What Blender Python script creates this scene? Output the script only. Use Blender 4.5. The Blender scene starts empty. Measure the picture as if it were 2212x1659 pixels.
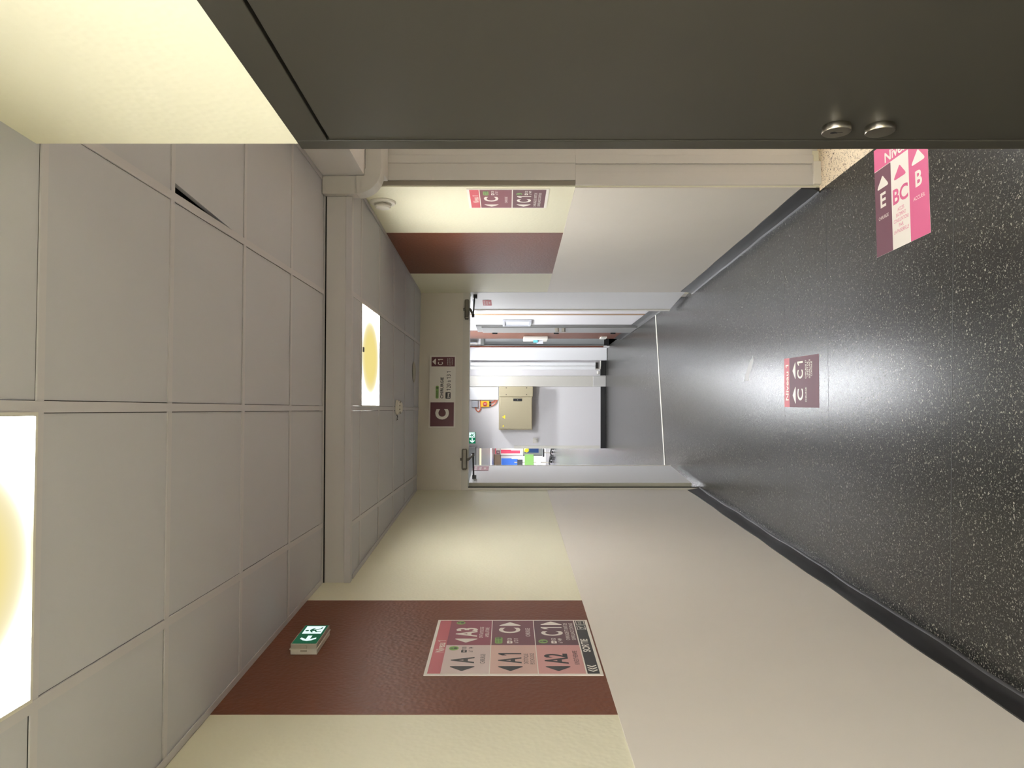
import bpy, bmesh, math, random
from mathutils import Vector, Matrix
random.seed(7)
C = bpy.context.scene.collection
PI = math.pi

# ------------------------------------------------------------------ frame of reference
# World: X across the corridor, Y along its ceiling grid, Z up.  The camera stands at X=Y=0 and
# looks TH to the right of the grid.  Site survey numbers are (lateral, depth) seen from the camera.
F = 1660.0
TH = math.atan(54.5 / F)
CT, ST = math.cos(TH), math.sin(TH)
HC = 1.695            # camera height
H1 = 2.645            # near ceiling
H2 = 2.505            # far ceiling


def W2(x, d):
    return Vector((x * CT + d * ST, d * CT - x * ST))


def W(x, d, z=0.0):
    p = W2(x, d)
    return Vector((p.x, p.y, z))


def kx(py):            # lateral slope of a sight line
    return (829.5 - py) / F


def hz(px, d):         # height of a sight line at depth d
    return HC + (1097.0 - px) / F * d


LW = (-1.1116, 0.0243)      # left wall  x = a + b*d
RW = (1.3763, -0.0729)      # right wall
ND = (0.5994, -0.073)       # near wall with the grey door
HR = (1.2426, -0.048)       # right wall of the hall


def on(line, py):           # depth where a sight line meets a wall line
    return line[0] / (kx(py) - line[1])


def wx(line, d):
    return line[0] + line[1] * d


def on_end(py):             # end wall with the double door
    k = kx(py)
    d = 7.034 / (1 - 0.193 * k)
    return k * d, d


# ------------------------------------------------------------------ materials
def s2l(c):
    c = c / 255.0
    return c / 12.92 if c <= 0.04045 else ((c + 0.055) / 1.055) ** 2.4


def rgb(r, g, b):
    return (s2l(r), s2l(g), s2l(b), 1.0)


M = {}


def mat(name, col, rough=0.5, metal=0.0, bump=None, spec=0.5, mottle=None, coat=0.0):
    m = bpy.data.materials.new(name)
    m.use_nodes = True
    nt = m.node_tree
    b = nt.nodes['Principled BSDF']
    b.inputs['Base Color'].default_value = col
    b.inputs['Roughness'].default_value = rough
    b.inputs['Metallic'].default_value = metal
    b.inputs['Specular IOR Level'].default_value = spec
    b.inputs['Coat Weight'].default_value = coat
    if bump or mottle:
        tc = nt.nodes.new('ShaderNodeTexCoord')
    if bump:
        sc, st, dist, kind = bump
        if kind == 'cell':
            n = nt.nodes.new('ShaderNodeTexVoronoi'); n.feature = 'SMOOTH_F1'
            n.inputs['Scale'].default_value = sc; n.inputs['Smoothness'].default_value = 0.6
            out = n.outputs['Distance']
        else:
            n = nt.nodes.new('ShaderNodeTexNoise')
            n.inputs['Scale'].default_value = sc; n.inputs['Detail'].default_value = 3
            out = n.outputs['Fac']
        nt.links.new(tc.outputs['Object'], n.inputs['Vector'])
        bp = nt.nodes.new('ShaderNodeBump')
        bp.inputs['Strength'].default_value = st; bp.inputs['Distance'].default_value = dist
        nt.links.new(out, bp.inputs['Height'])
        nt.links.new(bp.outputs['Normal'], b.inputs['Normal'])
    if mottle:
        sc, amt = mottle
        n = nt.nodes.new('ShaderNodeTexNoise'); n.inputs['Scale'].default_value = sc
        n.inputs['Detail'].default_value = 4
        nt.links.new(tc.outputs['Object'], n.inputs['Vector'])
        mx = nt.nodes.new('ShaderNodeMix'); mx.data_type = 'RGBA'
        mx.inputs['A'].default_value = tuple(c * (1 - amt) for c in col[:3]) + (1,)
        mx.inputs['B'].default_value = tuple(min(1, c * (1 + amt)) for c in col[:3]) + (1,)
        nt.links.new(n.outputs['Fac'], mx.inputs['Factor'])
        nt.links.new(mx.outputs['Result'], b.inputs['Base Color'])
    M[name] = m
    return m


def emit(name, col, strength):
    m = bpy.data.materials.new(name)
    m.use_nodes = True
    nt = m.node_tree
    nt.nodes.clear()
    o = nt.nodes.new('ShaderNodeOutputMaterial')
    e = nt.nodes.new('ShaderNodeEmission')
    e.inputs['Color'].default_value = col
    e.inputs['Strength'].default_value = strength
    nt.links.new(e.outputs[0], o.inputs[0])
    M[name] = m
    return m


def led_panel(name, rim, centre, s_rim, s_centre, half=0.29):
    """Opal panel: bright rim, weak yellow middle that paints in camera overexposure."""
    m = emit(name, rim, s_rim)
    nt = m.node_tree
    e = [n for n in nt.nodes if n.type == 'EMISSION'][0]
    tc = nt.nodes.new('ShaderNodeTexCoord')
    mp = nt.nodes.new('ShaderNodeMapping')
    mp.inputs['Scale'].default_value = (1 / 0.24, 1 / 0.30, 0)
    nt.links.new(tc.outputs['Object'], mp.inputs['Vector'])
    ln = nt.nodes.new('ShaderNodeVectorMath'); ln.operation = 'LENGTH'
    nt.links.new(mp.outputs['Vector'], ln.inputs[0])
    mr = nt.nodes.new('ShaderNodeMapRange'); mr.interpolation_type = 'SMOOTHSTEP'
    mr.inputs['From Min'].default_value = 0.50
    mr.inputs['From Max'].default_value = 1.25
    nt.links.new(ln.outputs['Value'], mr.inputs['Value'])
    pw = nt.nodes.new('ShaderNodeMath'); pw.operation = 'POWER'; pw.inputs[1].default_value = 7.0
    nt.links.new(mr.outputs['Result'], pw.inputs[0])
    ms = nt.nodes.new('ShaderNodeMapRange')
    ms.inputs['To Min'].default_value = s_centre; ms.inputs['To Max'].default_value = s_rim
    nt.links.new(pw.outputs[0], ms.inputs['Value'])
    nt.links.new(ms.outputs['Result'], e.inputs['Strength'])
    mx = nt.nodes.new('ShaderNodeMix'); mx.data_type = 'RGBA'
    mx.inputs['A'].default_value = centre; mx.inputs['B'].default_value = rim
    nt.links.new(mr.outputs['Result'], mx.inputs['Factor'])
    nt.links.new(mx.outputs['Result'], e.inputs['Color'])
    return m


def speckle(name, base, dark, chips, scale, thr, rad, rough, amount=1.0, bumpy=0.02):
    m = bpy.data.materials.new(name)
    m.use_nodes = True
    nt = m.node_tree
    b = nt.nodes['Principled BSDF']
    b.inputs['Roughness'].default_value = rough
    tc = nt.nodes.new('ShaderNodeTexCoord')
    nz = nt.nodes.new('ShaderNodeTexNoise'); nz.inputs['Scale'].default_value = scale * 0.9
    nt.links.new(tc.outputs['Object'], nz.inputs['Vector'])
    va = nt.nodes.new('ShaderNodeVectorMath'); va.operation = 'MULTIPLY_ADD'
    va.inputs[1].default_value = (0.022 * 100 / scale,) * 3
    nt.links.new(nz.outputs['Color'], va.inputs[0]); nt.links.new(tc.outputs['Object'], va.inputs[2])
    mo = nt.nodes.new('ShaderNodeTexNoise'); mo.inputs['Scale'].default_value = scale * 0.45
    mo.inputs['Detail'].default_value = 3
    nt.links.new(tc.outputs['Object'], mo.inputs['Vector'])
    mx = nt.nodes.new('ShaderNodeMix'); mx.data_type = 'RGBA'
    mx.inputs['A'].default_value = dark; mx.inputs['B'].default_value = base
    nt.links.new(mo.outputs['Fac'], mx.inputs['Factor'])
    cur = mx.outputs['Result']
    for i, (sc, col1, col2, th) in enumerate(chips):
        v = nt.nodes.new('ShaderNodeTexVoronoi'); v.inputs['Scale'].default_value = scale * sc
        nt.links.new(va.outputs[0], v.inputs['Vector'])
        sep = nt.nodes.new('ShaderNodeSeparateColor')
        nt.links.new(v.outputs['Color'], sep.inputs[0])
        g = nt.nodes.new('ShaderNodeMath'); g.operation = 'GREATER_THAN'; g.inputs[1].default_value = th
        nt.links.new(sep.outputs[0], g.inputs[0])
        rr = nt.nodes.new('ShaderNodeMath'); rr.operation = 'MULTIPLY_ADD'
        rr.inputs[1].default_value = rad * 0.7; rr.inputs[2].default_value = rad * 0.45
        nt.links.new(sep.outputs[2], rr.inputs[0])
        l = nt.nodes.new('ShaderNodeMath'); l.operation = 'LESS_THAN'
        nt.links.new(v.outputs['Distance'], l.inputs[0]); nt.links.new(rr.outputs[0], l.inputs[1])
        mu = nt.nodes.new('ShaderNodeMath'); mu.operation = 'MULTIPLY'
        nt.links.new(g.outputs[0], mu.inputs[0]); nt.links.new(l.outputs[0], mu.inputs[1])
        cc = nt.nodes.new('ShaderNodeMix'); cc.data_type = 'RGBA'
        cc.inputs['A'].default_value = col1; cc.inputs['B'].default_value = col2
        nt.links.new(sep.outputs[1], cc.inputs['Factor'])
        m2 = nt.nodes.new('ShaderNodeMix'); m2.data_type = 'RGBA'
        nt.links.new(mu.outputs[0], m2.inputs['Factor'])
        nt.links.new(cur, m2.inputs['A']); nt.links.new(cc.outputs['Result'], m2.inputs['B'])
        cur = m2.outputs['Result']
    nt.links.new(cur, b.inputs['Base Color'])
    bn = nt.nodes.new('ShaderNodeTexNoise'); bn.inputs['Scale'].default_value = 260
    nt.links.new(tc.outputs['Object'], bn.inputs['Vector'])
    bp = nt.nodes.new('ShaderNodeBump'); bp.inputs['Strength'].default_value = 0.35
    bp.inputs['Distance'].default_value = bumpy * 0.02
    nt.links.new(bn.outputs['Fac'], bp.inputs['Height']); nt.links.new(bp.outputs['Normal'], b.inputs['Normal'])
    M[name] = m
    return m


mat('cream_roughcast', rgb(232, 229, 206), 0.5, bump=(62, 0.45, 0.0016, 'cell'))
mat('cream_smooth', rgb(226, 219, 202), 0.5, bump=(60, 0.1, 0.001, 'noise'))
mat('dado_grey', rgb(229, 223, 214), 0.42, mottle=(3, 0.03), bump=(30, 0.06, 0.001, 'noise'))
mat('brown_paint', rgb(110, 65, 47), 0.45, spec=0.22, bump=(62, 0.6, 0.002, 'cell'))
mat('ceiling_tile', rgb(201, 201, 208), 0.8, bump=(400, 0.1, 0.001, 'noise'), mottle=(2.5, 0.03))
mat('ceiling_rail', rgb(206, 203, 208), 0.5)
mat('void_black', rgb(12, 11, 10), 0.9)
mat('bulkhead_paint', rgb(214, 211, 212), 0.6, bump=(60, 0.08, 0.001, 'noise'))
mat('lintel_paint', rgb(219, 213, 202), 0.5, bump=(60, 0.1, 0.001, 'noise'))
mat('frame_paint', rgb(210, 206, 197), 0.4)
mat('door_grey', rgb(47, 45, 39), 0.45, spec=0.25, mottle=(1.5, 0.06), bump=(500, 0.06, 0.0005, 'noise'))
mat('black_vinyl', rgb(34, 34, 36), 0.42)
mat('brushed_steel', rgb(178, 172, 158), 0.28, 1.0)
mat('closer_grey', rgb(112, 108, 98), 0.4, 0.6)
mat('dark_metal', rgb(52, 50, 48), 0.4, 0.5)
mat('white_laminate', rgb(240, 240, 241), 0.35)
mat('leaf_edge', rgb(186, 183, 168), 0.45)
mat('edge_grey', rgb(138, 131, 120), 0.5)
mat('wood_edge', rgb(158, 116, 74), 0.5)
mat('hall_white', rgb(230, 227, 228), 0.5, bump=(60, 0.1, 0.001, 'noise'))
mat('trunk_cream', rgb(204, 201, 197), 0.45)
mat('plastic_white', rgb(228, 224, 214), 0.4)
mat('plastic_clear', rgb(190, 184, 170), 0.25)
mat('cabinet_beige', rgb(174, 163, 134), 0.45)
mat('black_plastic', rgb(22, 22, 24), 0.4)
mat('grey_plastic', rgb(186, 188, 194), 0.45)
mat('yellow_plastic', rgb(248, 196, 40), 0.4)
mat('yellow_sticker', rgb(250, 232, 60), 0.4)
mat('red_plastic', rgb(205, 40, 40), 0.4)
mat('orange_cable', rgb(214, 110, 75), 0.45)
mat('paper', rgb(226, 226, 234), 0.6)
mat('cyan_plastic', rgb(110, 200, 215), 0.4)
mat('hall_grey', rgb(166, 168, 168), 0.4)
mat('door_mid_grey', rgb(128, 128, 126), 0.4)
mat('gold_metal', rgb(120, 108, 104), 0.3, 0.2)
mat('brown_fascia', rgb(126, 106, 86), 0.5)
mat('cloth_red', rgb(208, 62, 92), 0.6)
mat('cloth_blue', rgb(48, 108, 205), 0.5)
mat('blue_dark', rgb(38, 76, 140), 0.5)
mat('green_paint', rgb(130, 184, 90), 0.5)
mat('rubber_black', rgb(24, 24, 26), 0.5)
# printed signs
mat('print_white', rgb(236, 232, 224), 0.45)
mat('print_black', rgb(38, 38, 40), 0.45)
mat('print_header', rgb(186, 92, 104), 0.45)
mat('print_plum', rgb(138, 66, 86), 0.45)
mat('print_plum_dark', rgb(112, 64, 76), 0.45)
mat('print_plum_deep', rgb(94, 58, 68), 0.45)
mat('print_pale', rgb(216, 198, 196), 0.45)
mat('print_salmon', rgb(214, 180, 172), 0.45)
mat('print_pink', rgb(206, 154, 152), 0.45)
mat('print_green', rgb(128, 168, 88), 0.45)
mat('print_maroon', rgb(96, 46, 56), 0.45)
mat('print_maroon_light', rgb(126, 66, 76), 0.45)
mat('print_rose', rgb(208, 92, 104), 0.45)
mat('floor_pink', rgb(208, 92, 136), 0.5)
mat('floor_plum', rgb(106, 62, 78), 0.5)
mat('floor_white', rgb(232, 226, 216), 0.5)
mat('floor_rose', rgb(214, 110, 122), 0.5)
mat('floor_mauve', rgb(104, 58, 72), 0.5, spec=0.4)
mat('floor_cream', rgb(250, 246, 226), 0.4)
mat('sticker_red', rgb(196, 70, 76), 0.5)
mat('sticker_mauve', rgb(164, 108, 116), 0.5)
emit('exit_green', rgb(40, 92, 66), 0.8)
emit('exit_white', rgb(225, 255, 248), 1.0)
emit('exit_green_far', rgb(16, 110, 74), 1.0)

WARM = (1.0, 0.985, 0.95, 1)
COOL = (0.94, 0.965, 1.0, 1)
led_panel('led_warm', WARM, (0.92, 0.76, 0.27, 1), 34, 0.85)
led_panel('led_warm_bright', WARM, (0.92, 0.76, 0.27, 1), 124, 0.85)
emit('led_cool', COOL, 9)
emit('led_cool_strong', COOL, 54)
emit('led_cool_wall', COOL, 450)
emit('led_warm_added', WARM, 58)
emit('led_over_added', WARM, 108)
emit('led_mid_added', COOL, 46)
emit('led_alcove', (1, 1, 1, 1), 72)
emit('led_passage_added', COOL, 120)
emit('led_amber', (1.0, 0.88, 0.58, 1), 1.1)
emit('led_dim', (0.85, 0.85, 0.95, 1), 6)

speckle('floor_vinyl', rgb(50, 48, 45), rgb(20, 20, 19),
        [(1.0, rgb(66, 66, 62), rgb(140, 138, 129), 0.56), (1.8, rgb(56, 56, 52), rgb(118, 118, 111), 0.58)],
        112, 0.7, 0.40, 0.27)
M['floor_vinyl'].node_tree.nodes['Principled BSDF'].inputs['Specular IOR Level'].default_value = 0.4
speckle('terrazzo', rgb(238, 222, 196), rgb(226, 208, 180),
        [(1.0, rgb(70, 58, 46), rgb(120, 98, 76), 0.48), (1.6, rgb(90, 74, 58), rgb(140, 118, 92), 0.52)],
        84, 0.7, 0.40, 0.4)


# ------------------------------------------------------------------ mesh helpers
def B():
    return bmesh.new()


def box(bm, x0, x1, y0, y1, z0, z1, mx=None):
    v = [bm.verts.new((x, y, z)) for x in (x0, x1) for y in (y0, y1) for z in (z0, z1)]
    for f in ((0, 1, 3, 2), (4, 6, 7, 5), (0, 4, 5, 1), (2, 3, 7, 6), (0, 2, 6, 4), (1, 5, 7, 3)):
        bm.faces.new([v[i] for i in f])
    if mx is not None:
        for q in v:
            q.co = mx @ q.co
    return v


def prism(bm, pts, z0, z1, mx=None):
    lo = [bm.verts.new((p[0], p[1], z0)) for p in pts]
    hi = [bm.verts.new((p[0], p[1], z1)) for p in pts]
    n = len(pts)
    bm.faces.new(lo[::-1]); bm.faces.new(hi)
    for i in range(n):
        bm.faces.new((lo[i], lo[(i + 1) % n], hi[(i + 1) % n], hi[i]))
    if mx is not None:
        for q in lo + hi:
            q.co = mx @ q.co


def poly(bm, pts, z):
    bm.faces.new([bm.verts.new((p[0], p[1], z)) for p in pts])


def lathe(bm, prof, n=32, mx=None):
    """prof: (radius, z) from bottom to top, spun about z."""
    rings = []
    new = []
    for r, z in prof:
        if r < 1e-6:
            v = bm.verts.new((0, 0, z)); rings.append([v]); new.append(v)
        else:
            ring = [bm.verts.new((r * math.cos(2 * PI * i / n), r * math.sin(2 * PI * i / n), z)) for i in range(n)]
            rings.append(ring); new += ring
    for a, b in zip(rings, rings[1:]):
        for i in range(n):
            j = (i + 1) % n
            if len(a) == 1 and len(b) == 1:
                continue
            if len(a) == 1:
                bm.faces.new((a[0], b[i], b[j]))
            elif len(b) == 1:
                bm.faces.new((a[i], a[j], b[0]))
            else:
                bm.faces.new((a[i], a[j], b[j], b[i]))
    if len(rings[0]) > 1:
        bm.faces.new(rings[0][::-1])
    if len(rings[-1]) > 1:
        bm.faces.new(rings[-1])
    if mx is not None:
        for q in new:
            q.co = mx @ q.co


def tube(bm, pts, r, n=10):
    pts = [Vector(p) for p in pts]
    rings = []
    for i, p in enumerate(pts):
        t = (pts[min(i + 1, len(pts) - 1)] - pts[max(i - 1, 0)]).normalized()
        a = t.orthogonal().normalized() if i == 0 else (pa - t * pa.dot(t)).normalized()
        pa = a
        b = t.cross(a)
        rings.append([bm.verts.new(p + (a * math.cos(2 * PI * k / n) + b * math.sin(2 * PI * k / n)) * r) for k in range(n)])
    for a, b in zip(rings, rings[1:]):
        for k in range(n):
            bm.faces.new((a[k], a[(k + 1) % n], b[(k + 1) % n], b[k]))
    bm.faces.new(rings[0][::-1]); bm.faces.new(rings[-1])


def obj(name, bm, m, parent=None, bevel=0.0, smooth=False, seg=2):
    bmesh.ops.recalc_face_normals(bm, faces=bm.faces)
    me = bpy.data.meshes.new(name)
    bm.to_mesh(me); bm.free()
    me.materials.append(M[m])
    if smooth:
        for p in me.polygons:
            p.use_smooth = True
    o = bpy.data.objects.new(name, me)
    C.objects.link(o)
    if smooth:
        md = o.modifiers.new('split', 'EDGE_SPLIT'); md.split_angle = math.radians(38)
    if bevel:
        md = o.modifiers.new('bevel', 'BEVEL'); md.width = bevel; md.segments = seg; md.limit_method = 'ANGLE'
    if parent:
        o.parent = parent
    return o


def flat(name, bm, m, parent=None):
    """printed layer: keeps its face directions (+z)"""
    me = bpy.data.meshes.new(name)
    bm.to_mesh(me); bm.free()
    me.materials.append(M[m])
    o = bpy.data.objects.new(name, me)
    C.objects.link(o)
    if parent:
        o.parent = parent
    return o


def tag(o, label, cat, group=None, kind=None):
    o['label'] = label
    if cat:
        o['category'] = cat
    if group:
        o['group'] = group
    if kind:
        o['kind'] = kind
    return o


def thing(name, label, cat, mx=None, loc=None, group=None):
    o = bpy.data.objects.new(name, None)
    o.empty_display_size = 0.05
    C.objects.link(o)
    if mx is not None:
        o.matrix_world = mx
    if loc is not None:
        o.location = loc
    return tag(o, label, cat, group)


def struct(name, bm, m, label, cat, bevel=0.0):
    o = obj(name, bm, m, None, bevel)
    return tag(o, label, cat, kind='structure')


def frame3(origin, right, up):
    r = Vector(right).normalized(); u = Vector(up).normalized(); n = r.cross(u)
    return Matrix(((r.x, u.x, n.x, origin[0]), (r.y, u.y, n.y, origin[1]), (r.z, u.z, n.z, origin[2]), (0, 0, 0, 1)))


def along(a2, b2):
    """matrix: x along a->b (plan), y to the left of it, z up"""
    d = (b2 - a2).normalized()
    return Matrix(((d.x, -d.y, 0, a2.x), (d.y, d.x, 0, a2.y), (0, 0, 1, 0), (0, 0, 0, 1)))


UP = Vector((0, 0, 1))
LDIR = (W(wx(LW, 6), 6) - W(wx(LW, 2), 2)).normalized()       # away from camera along left wall
RDIR = (W(wx(RW, 6), 6) - W(wx(RW, 2), 2)).normalized()
NDIR = (W(wx(ND, 1.5), 1.5) - W(wx(ND, 0.5), 0.5)).normalized()
EA, EB = W2(-0.955, 6.85), W2(0.861, 7.2)
EDIR = Vector(((EB - EA).normalized().x, (EB - EA).normalized().y, 0))
LN = LDIR.cross(UP)            # into the corridor from left wall (+x)
RN = UP.cross(RDIR)            # into the corridor from right wall (-x)

# ------------------------------------------------------------------ lettering
_caps = {}


def _text_mesh(s, bold):
    cu = bpy.data.curves.new('t', 'FONT')
    cu.body = s
    cu.size = 1
    cu.offset = bold
    cu.resolution_u = 4
    ob = bpy.data.objects.new('t', cu)
    me = bpy.data.meshes.new_from_object(ob)
    bpy.data.objects.remove(ob); bpy.data.curves.remove(cu)
    return me


def text(bm, s, x, y, h, z, bold=0.0, w=None, align='c', rot=0):
    """y is the baseline, h the cap height"""
    if bold not in _caps:
        me = _text_mesh('H', bold)
        ys = [v.co.y for v in me.vertices]
        _caps[bold] = (min(ys), max(ys) - min(ys))
        bpy.data.meshes.remove(me)
    b0, ch = _caps[bold]
    s = ''.join((' 1' if c == '1' and i and s[i - 1] != ' ' else c) for i, c in enumerate(s))
    me = _text_mesh(s, bold)
    xs = [v.co.x for v in me.vertices]
    x0, x1 = min(xs), max(xs)
    flags = []
    if '1' in s:                       # the signs' figure 1 has a flag, the built-in font's has none
        m1 = _text_mesh('1', bold)
        q = [v.co.x for v in m1.vertices]
        sw = max(q) - min(q)
        bpy.data.meshes.remove(m1)
        for i, c in enumerate(s):
            if c == '1':
                mp = _text_mesh(s[:i + 1], bold)
                xr = max(v.co.x for v in mp.vertices)
                bpy.data.meshes.remove(mp)
                flags.append((xr - sw + 0.002, sw))
        x0 = min([x0] + [f[0] - 0.16 for f in flags])
    sc = h / ch
    sx = sc if w is None else w / (x1 - x0)
    off = {'c': (x0 + x1) / 2, 'l': x0, 'r': x1}[align]
    vs = []
    for v in me.vertices:
        vs.append(bm.verts.new((x + (v.co.x - off) * sx, y + (v.co.y - b0) * sc, z)))
    for p in me.polygons:
        try:
            bm.faces.new([vs[i] for i in p.vertices])
        except ValueError:
            pass
    bpy.data.meshes.remove(me)
    for xl, sw in flags:
        t = b0 + ch
        k = max(sw, 0.06)
        pts = [(xl, t), (xl - 0.16, t - 0.12), (xl - 0.16, t - 0.12 - k), (xl, t - 0.02 - k)]
        bm.faces.new([bm.verts.new((x + (a - off) * sx, y + (b - b0) * sc, z)) for a, b in pts])


def rounded(pts, r, n=5):
    out = []
    k = len(pts)
    for i in range(k):
        p = Vector(pts[i]); a = Vector(pts[i - 1]) - p; b = Vector(pts[(i + 1) % k]) - p
        ang = a.angle(b)
        d = min(r / math.tan(ang / 2), a.length * 0.45, b.length * 0.45)
        p0 = p + a.normalized() * d; p1 = p + b.normalized() * d
        for j in range(n + 1):
            t = j / n
            out.append(p0 * (1 - t) ** 2 + p * 2 * t * (1 - t) + p1 * t * t)
    return out


def rect(bm, x0, y0, x1, y1, z, r=0):
    p = [(x0, y0), (x1, y0), (x1, y1), (x0, y1)]
    poly(bm, rounded(p, r) if r else p, z)


def ring(bm, x0, y0, x1, y1, t, z):
    rect(bm, x0, y0, x1, y0 + t, z); rect(bm, x0, y1 - t, x1, y1, z)
    rect(bm, x0, y0 + t, x0 + t, y1 - t, z); rect(bm, x1 - t, y0 + t, x1, y1 - t, z)


def tri(bm, cx, cy, w, h, ang, z, r=0.004):
    """arrow head pointing to ang (0 = up); w is the base, h the height"""
    c, s = math.cos(ang), math.sin(ang)
    pts = [(-w / 2, -h / 2), (w / 2, -h / 2), (0, h / 2)]
    pts = [(cx + c * a - s * b, cy + s * a + c * b) for a, b in pts]
    poly(bm, rounded(pts, r), z)


def ellipse(bm, cx, cy, rx, ry, z, n=20):
    poly(bm, [(cx + rx * math.cos(2 * PI * i / n), cy + ry * math.sin(2 * PI * i / n)) for i in range(n)], z)


def bed(bm, x, y, s, z):
    """small bed pictogram, s wide"""
    rect(bm, x, y, x + s * 0.08, y + s * 0.6, z)
    rect(bm, x + s * 0.08, y + s * 0.14, x + s, y + s * 0.26, z)
    rect(bm, x + s * 0.92, y, x + s, y + s * 0.14, z)
    ellipse(bm, x + s * 0.24, y + s * 0.4, s * 0.1, s * 0.1, z, 10)
    rect(bm, x + s * 0.4, y + s * 0.3, x + s, y + s * 0.46, z)


def print_part(parent, name, m, fn, label=None):
    bm = B()
    fn(bm)
    o = flat(name, bm, m, parent)
    if label:
        o['label'] = label
    return o


# ------------------------------------------------------------------ floor
bm = B()
vin = [W2(-1.9, -9.3), W2(wx(ND, -9.3), -9.3), W2(1.205, 1.55), W2(1.0923, 3.504), W2(1.05, 4.17), W2(1.02, 7.4), W2(0.83, 8.9),
       W2(0.62, 13.6), W2(-1.0, 13.6), W2(-1.0, 35.5), W2(-5.0, 35.5), W2(-5.0, 8.0), W2(-1.6, 8.0)]
prism(bm, [(p.x, p.y) for p in vin], -0.06, 0.0)
floor = struct('floor', bm, 'floor_vinyl', 'dark grey speckled vinyl floor running down the corridor', 'floor')
for (p0, p1) in (((1783, 408), (1795, 1225)), ((1693, 555), (1698, 1180)), ((2060, 420), (2052, 1400))):
    q = []
    for (px, py) in (p0, p1):
        d = HC * F / (px - 1097)
        q.append(W2(kx(py) * d, d))
    bm = B()
    mx = along(q[0], q[1])
    box(bm, 0, (q[1] - q[0]).length, -0.0017, 0.0017, -0.001, 0.0004, mx)
    o = obj('floor_seam', bm, 'black_vinyl', floor)
bm = B()
q = [W2(kx(py) * HC * F / (px - 1097), HC * F / (px - 1097)) for px, py in ((1416, 677), (1439, 1050))]
mx = along(q[0], q[1])
box(bm, 0, (q[1] - q[0]).length, -0.022, 0.022, -0.001, 0.004, mx)
o = obj('threshold_strip', bm, 'plastic_white', floor, 0.002)
o['label'] = 'thin white joint strip across the floor past the double door'
bm = B()
sm = [(1627, 768), (1628, 780), (1622, 800), (1616, 822), (1606, 824), (1612, 802), (1619, 782)]
prism(bm, [tuple(W2(kx(py) * HC * F / (px - 1097), HC * F / (px - 1097))) for px, py in sm], -0.001, 0.0004)
o = obj('scuff_mark', bm, 'hall_grey', floor)
o['label'] = 'pale worn smear on the dark vinyl'

bm = B()
ter = [W2(1.205, 1.55), W2(3.3, 1.55), W2(3.3, 6.5), W2(1.0, 6.5), W2(1.05, 4.17), W2(1.0923, 3.504)]
prism(bm, [(p.x, p.y) for p in ter], -0.06, 0.001)
struct('floor_alcove', bm, 'terrazzo', 'beige terrazzo floor of the side opening on the right', 'floor')

# ------------------------------------------------------------------ ceilings
def tile_ceiling(name, xs, ys, z, clip, label, lights=(), lifted=None):
    """tiles (one mesh) above, T-rails as a child; clip = polygon edges are hidden by the walls"""
    bm = B()
    g = 0.0138
    for i in range(len(xs) - 1):
        for j in range(len(ys) - 1):
            if (i, j) in lights:
                continue
            x0, x1, y0, y1 = xs[i] + g, xs[i + 1] - g, ys[j] + g, ys[j + 1] - g
            a = random.uniform(0.0025, 0.0045)
            if lifted == (i, j):
                v = [bm.verts.new(c) for c in ((x0 + 0.030, y0, z + a), (x1, y0, z + a), (x1, y1, z + a), (x0 - 0.006, y1, z + a))]
                bm.faces.new(v[::-1])
                w = [bm.verts.new(c.co + Vector((0, 0, 0.015))) for c in v]
                bm.faces.new(w)
                for k in range(4):
                    bm.faces.new((v[k], v[(k + 1) % 4], w[(k + 1) % 4], w[k]))
            else:
                box(bm, x0, x1, y0, y1, z + a, z + 0.016)
    o = struct(name, bm, 'ceiling_tile', label, 'ceiling')
    bm = B()
    r = 0.012
    for x in xs:
        box(bm, x - r, x + r, ys[0] - r, ys[-1] + r, z - 0.0008, z + 0.004)
    for y in ys:
        box(bm, xs[0] - r, xs[-1] + r, y - r, y + r, z - 0.0004, z + 0.0035)
    obj('suspension_grid', bm, 'ceiling_rail', o)
    bm = B()
    box(bm, xs[0] - 0.02, xs[-1] + 0.02, ys[0] - 0.02, ys[-1] + 0.02, z + 0.05, z + 0.08)
    obj('ceiling_void', bm, 'void_black', o)
    return o


X0 = 0.005
XS = [X0 + 0.6 * k for k in (-2, -1, 0, 1, 2)]
YN = [1.562 + 0.6 * k for k in range(-18, 5)]          # near field, last line is the bulkhead
tile_ceiling('ceiling', XS, YN, H1, None, 'near suspended ceiling of square grey tiles', {(1, 17), (1, 14), (1, 11), (1, 8), (1, 5), (1, 2)}, (3, 19))
YF = [3.99] + [4.235 + 0.607 * k for k in range(5)] + [7.3]
FX = [X0 + 0.6 * k for k in (-2, -1, 0, 1, 2)]
tile_ceiling('ceiling_lower', FX, YF, H2, None, 'lower suspended ceiling beyond the bulkhead', {(2, 1)})


def panel_light(x0, x1, y0, y1, z, m, label, group='ceiling lights'):
    cx, cy = (x0 + x1) / 2, (y0 + y1) / 2
    t = thing('ceiling_light', label, 'ceiling light', loc=(cx, cy, z), group=group)
    a, b = (x1 - x0) / 2 - 0.011, (y1 - y0) / 2 - 0.011
    bm = B()
    w = 0.008
    for (p, q, r_, s) in ((-a, a, -b, -b + w), (-a, a, b - w, b), (-a, -a + w, -b + w, b - w), (a - w, a, -b + w, b - w)):
        box(bm, p, q, r_, s, -0.003, 0.012)
    obj('frame', bm, 'plastic_white', t)
    bm = B()
    box(bm, -a + w, a - w, -b + w, b - w, 0.002, 0.010)
    obj('diffuser', bm, m, t)
    return t


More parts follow.
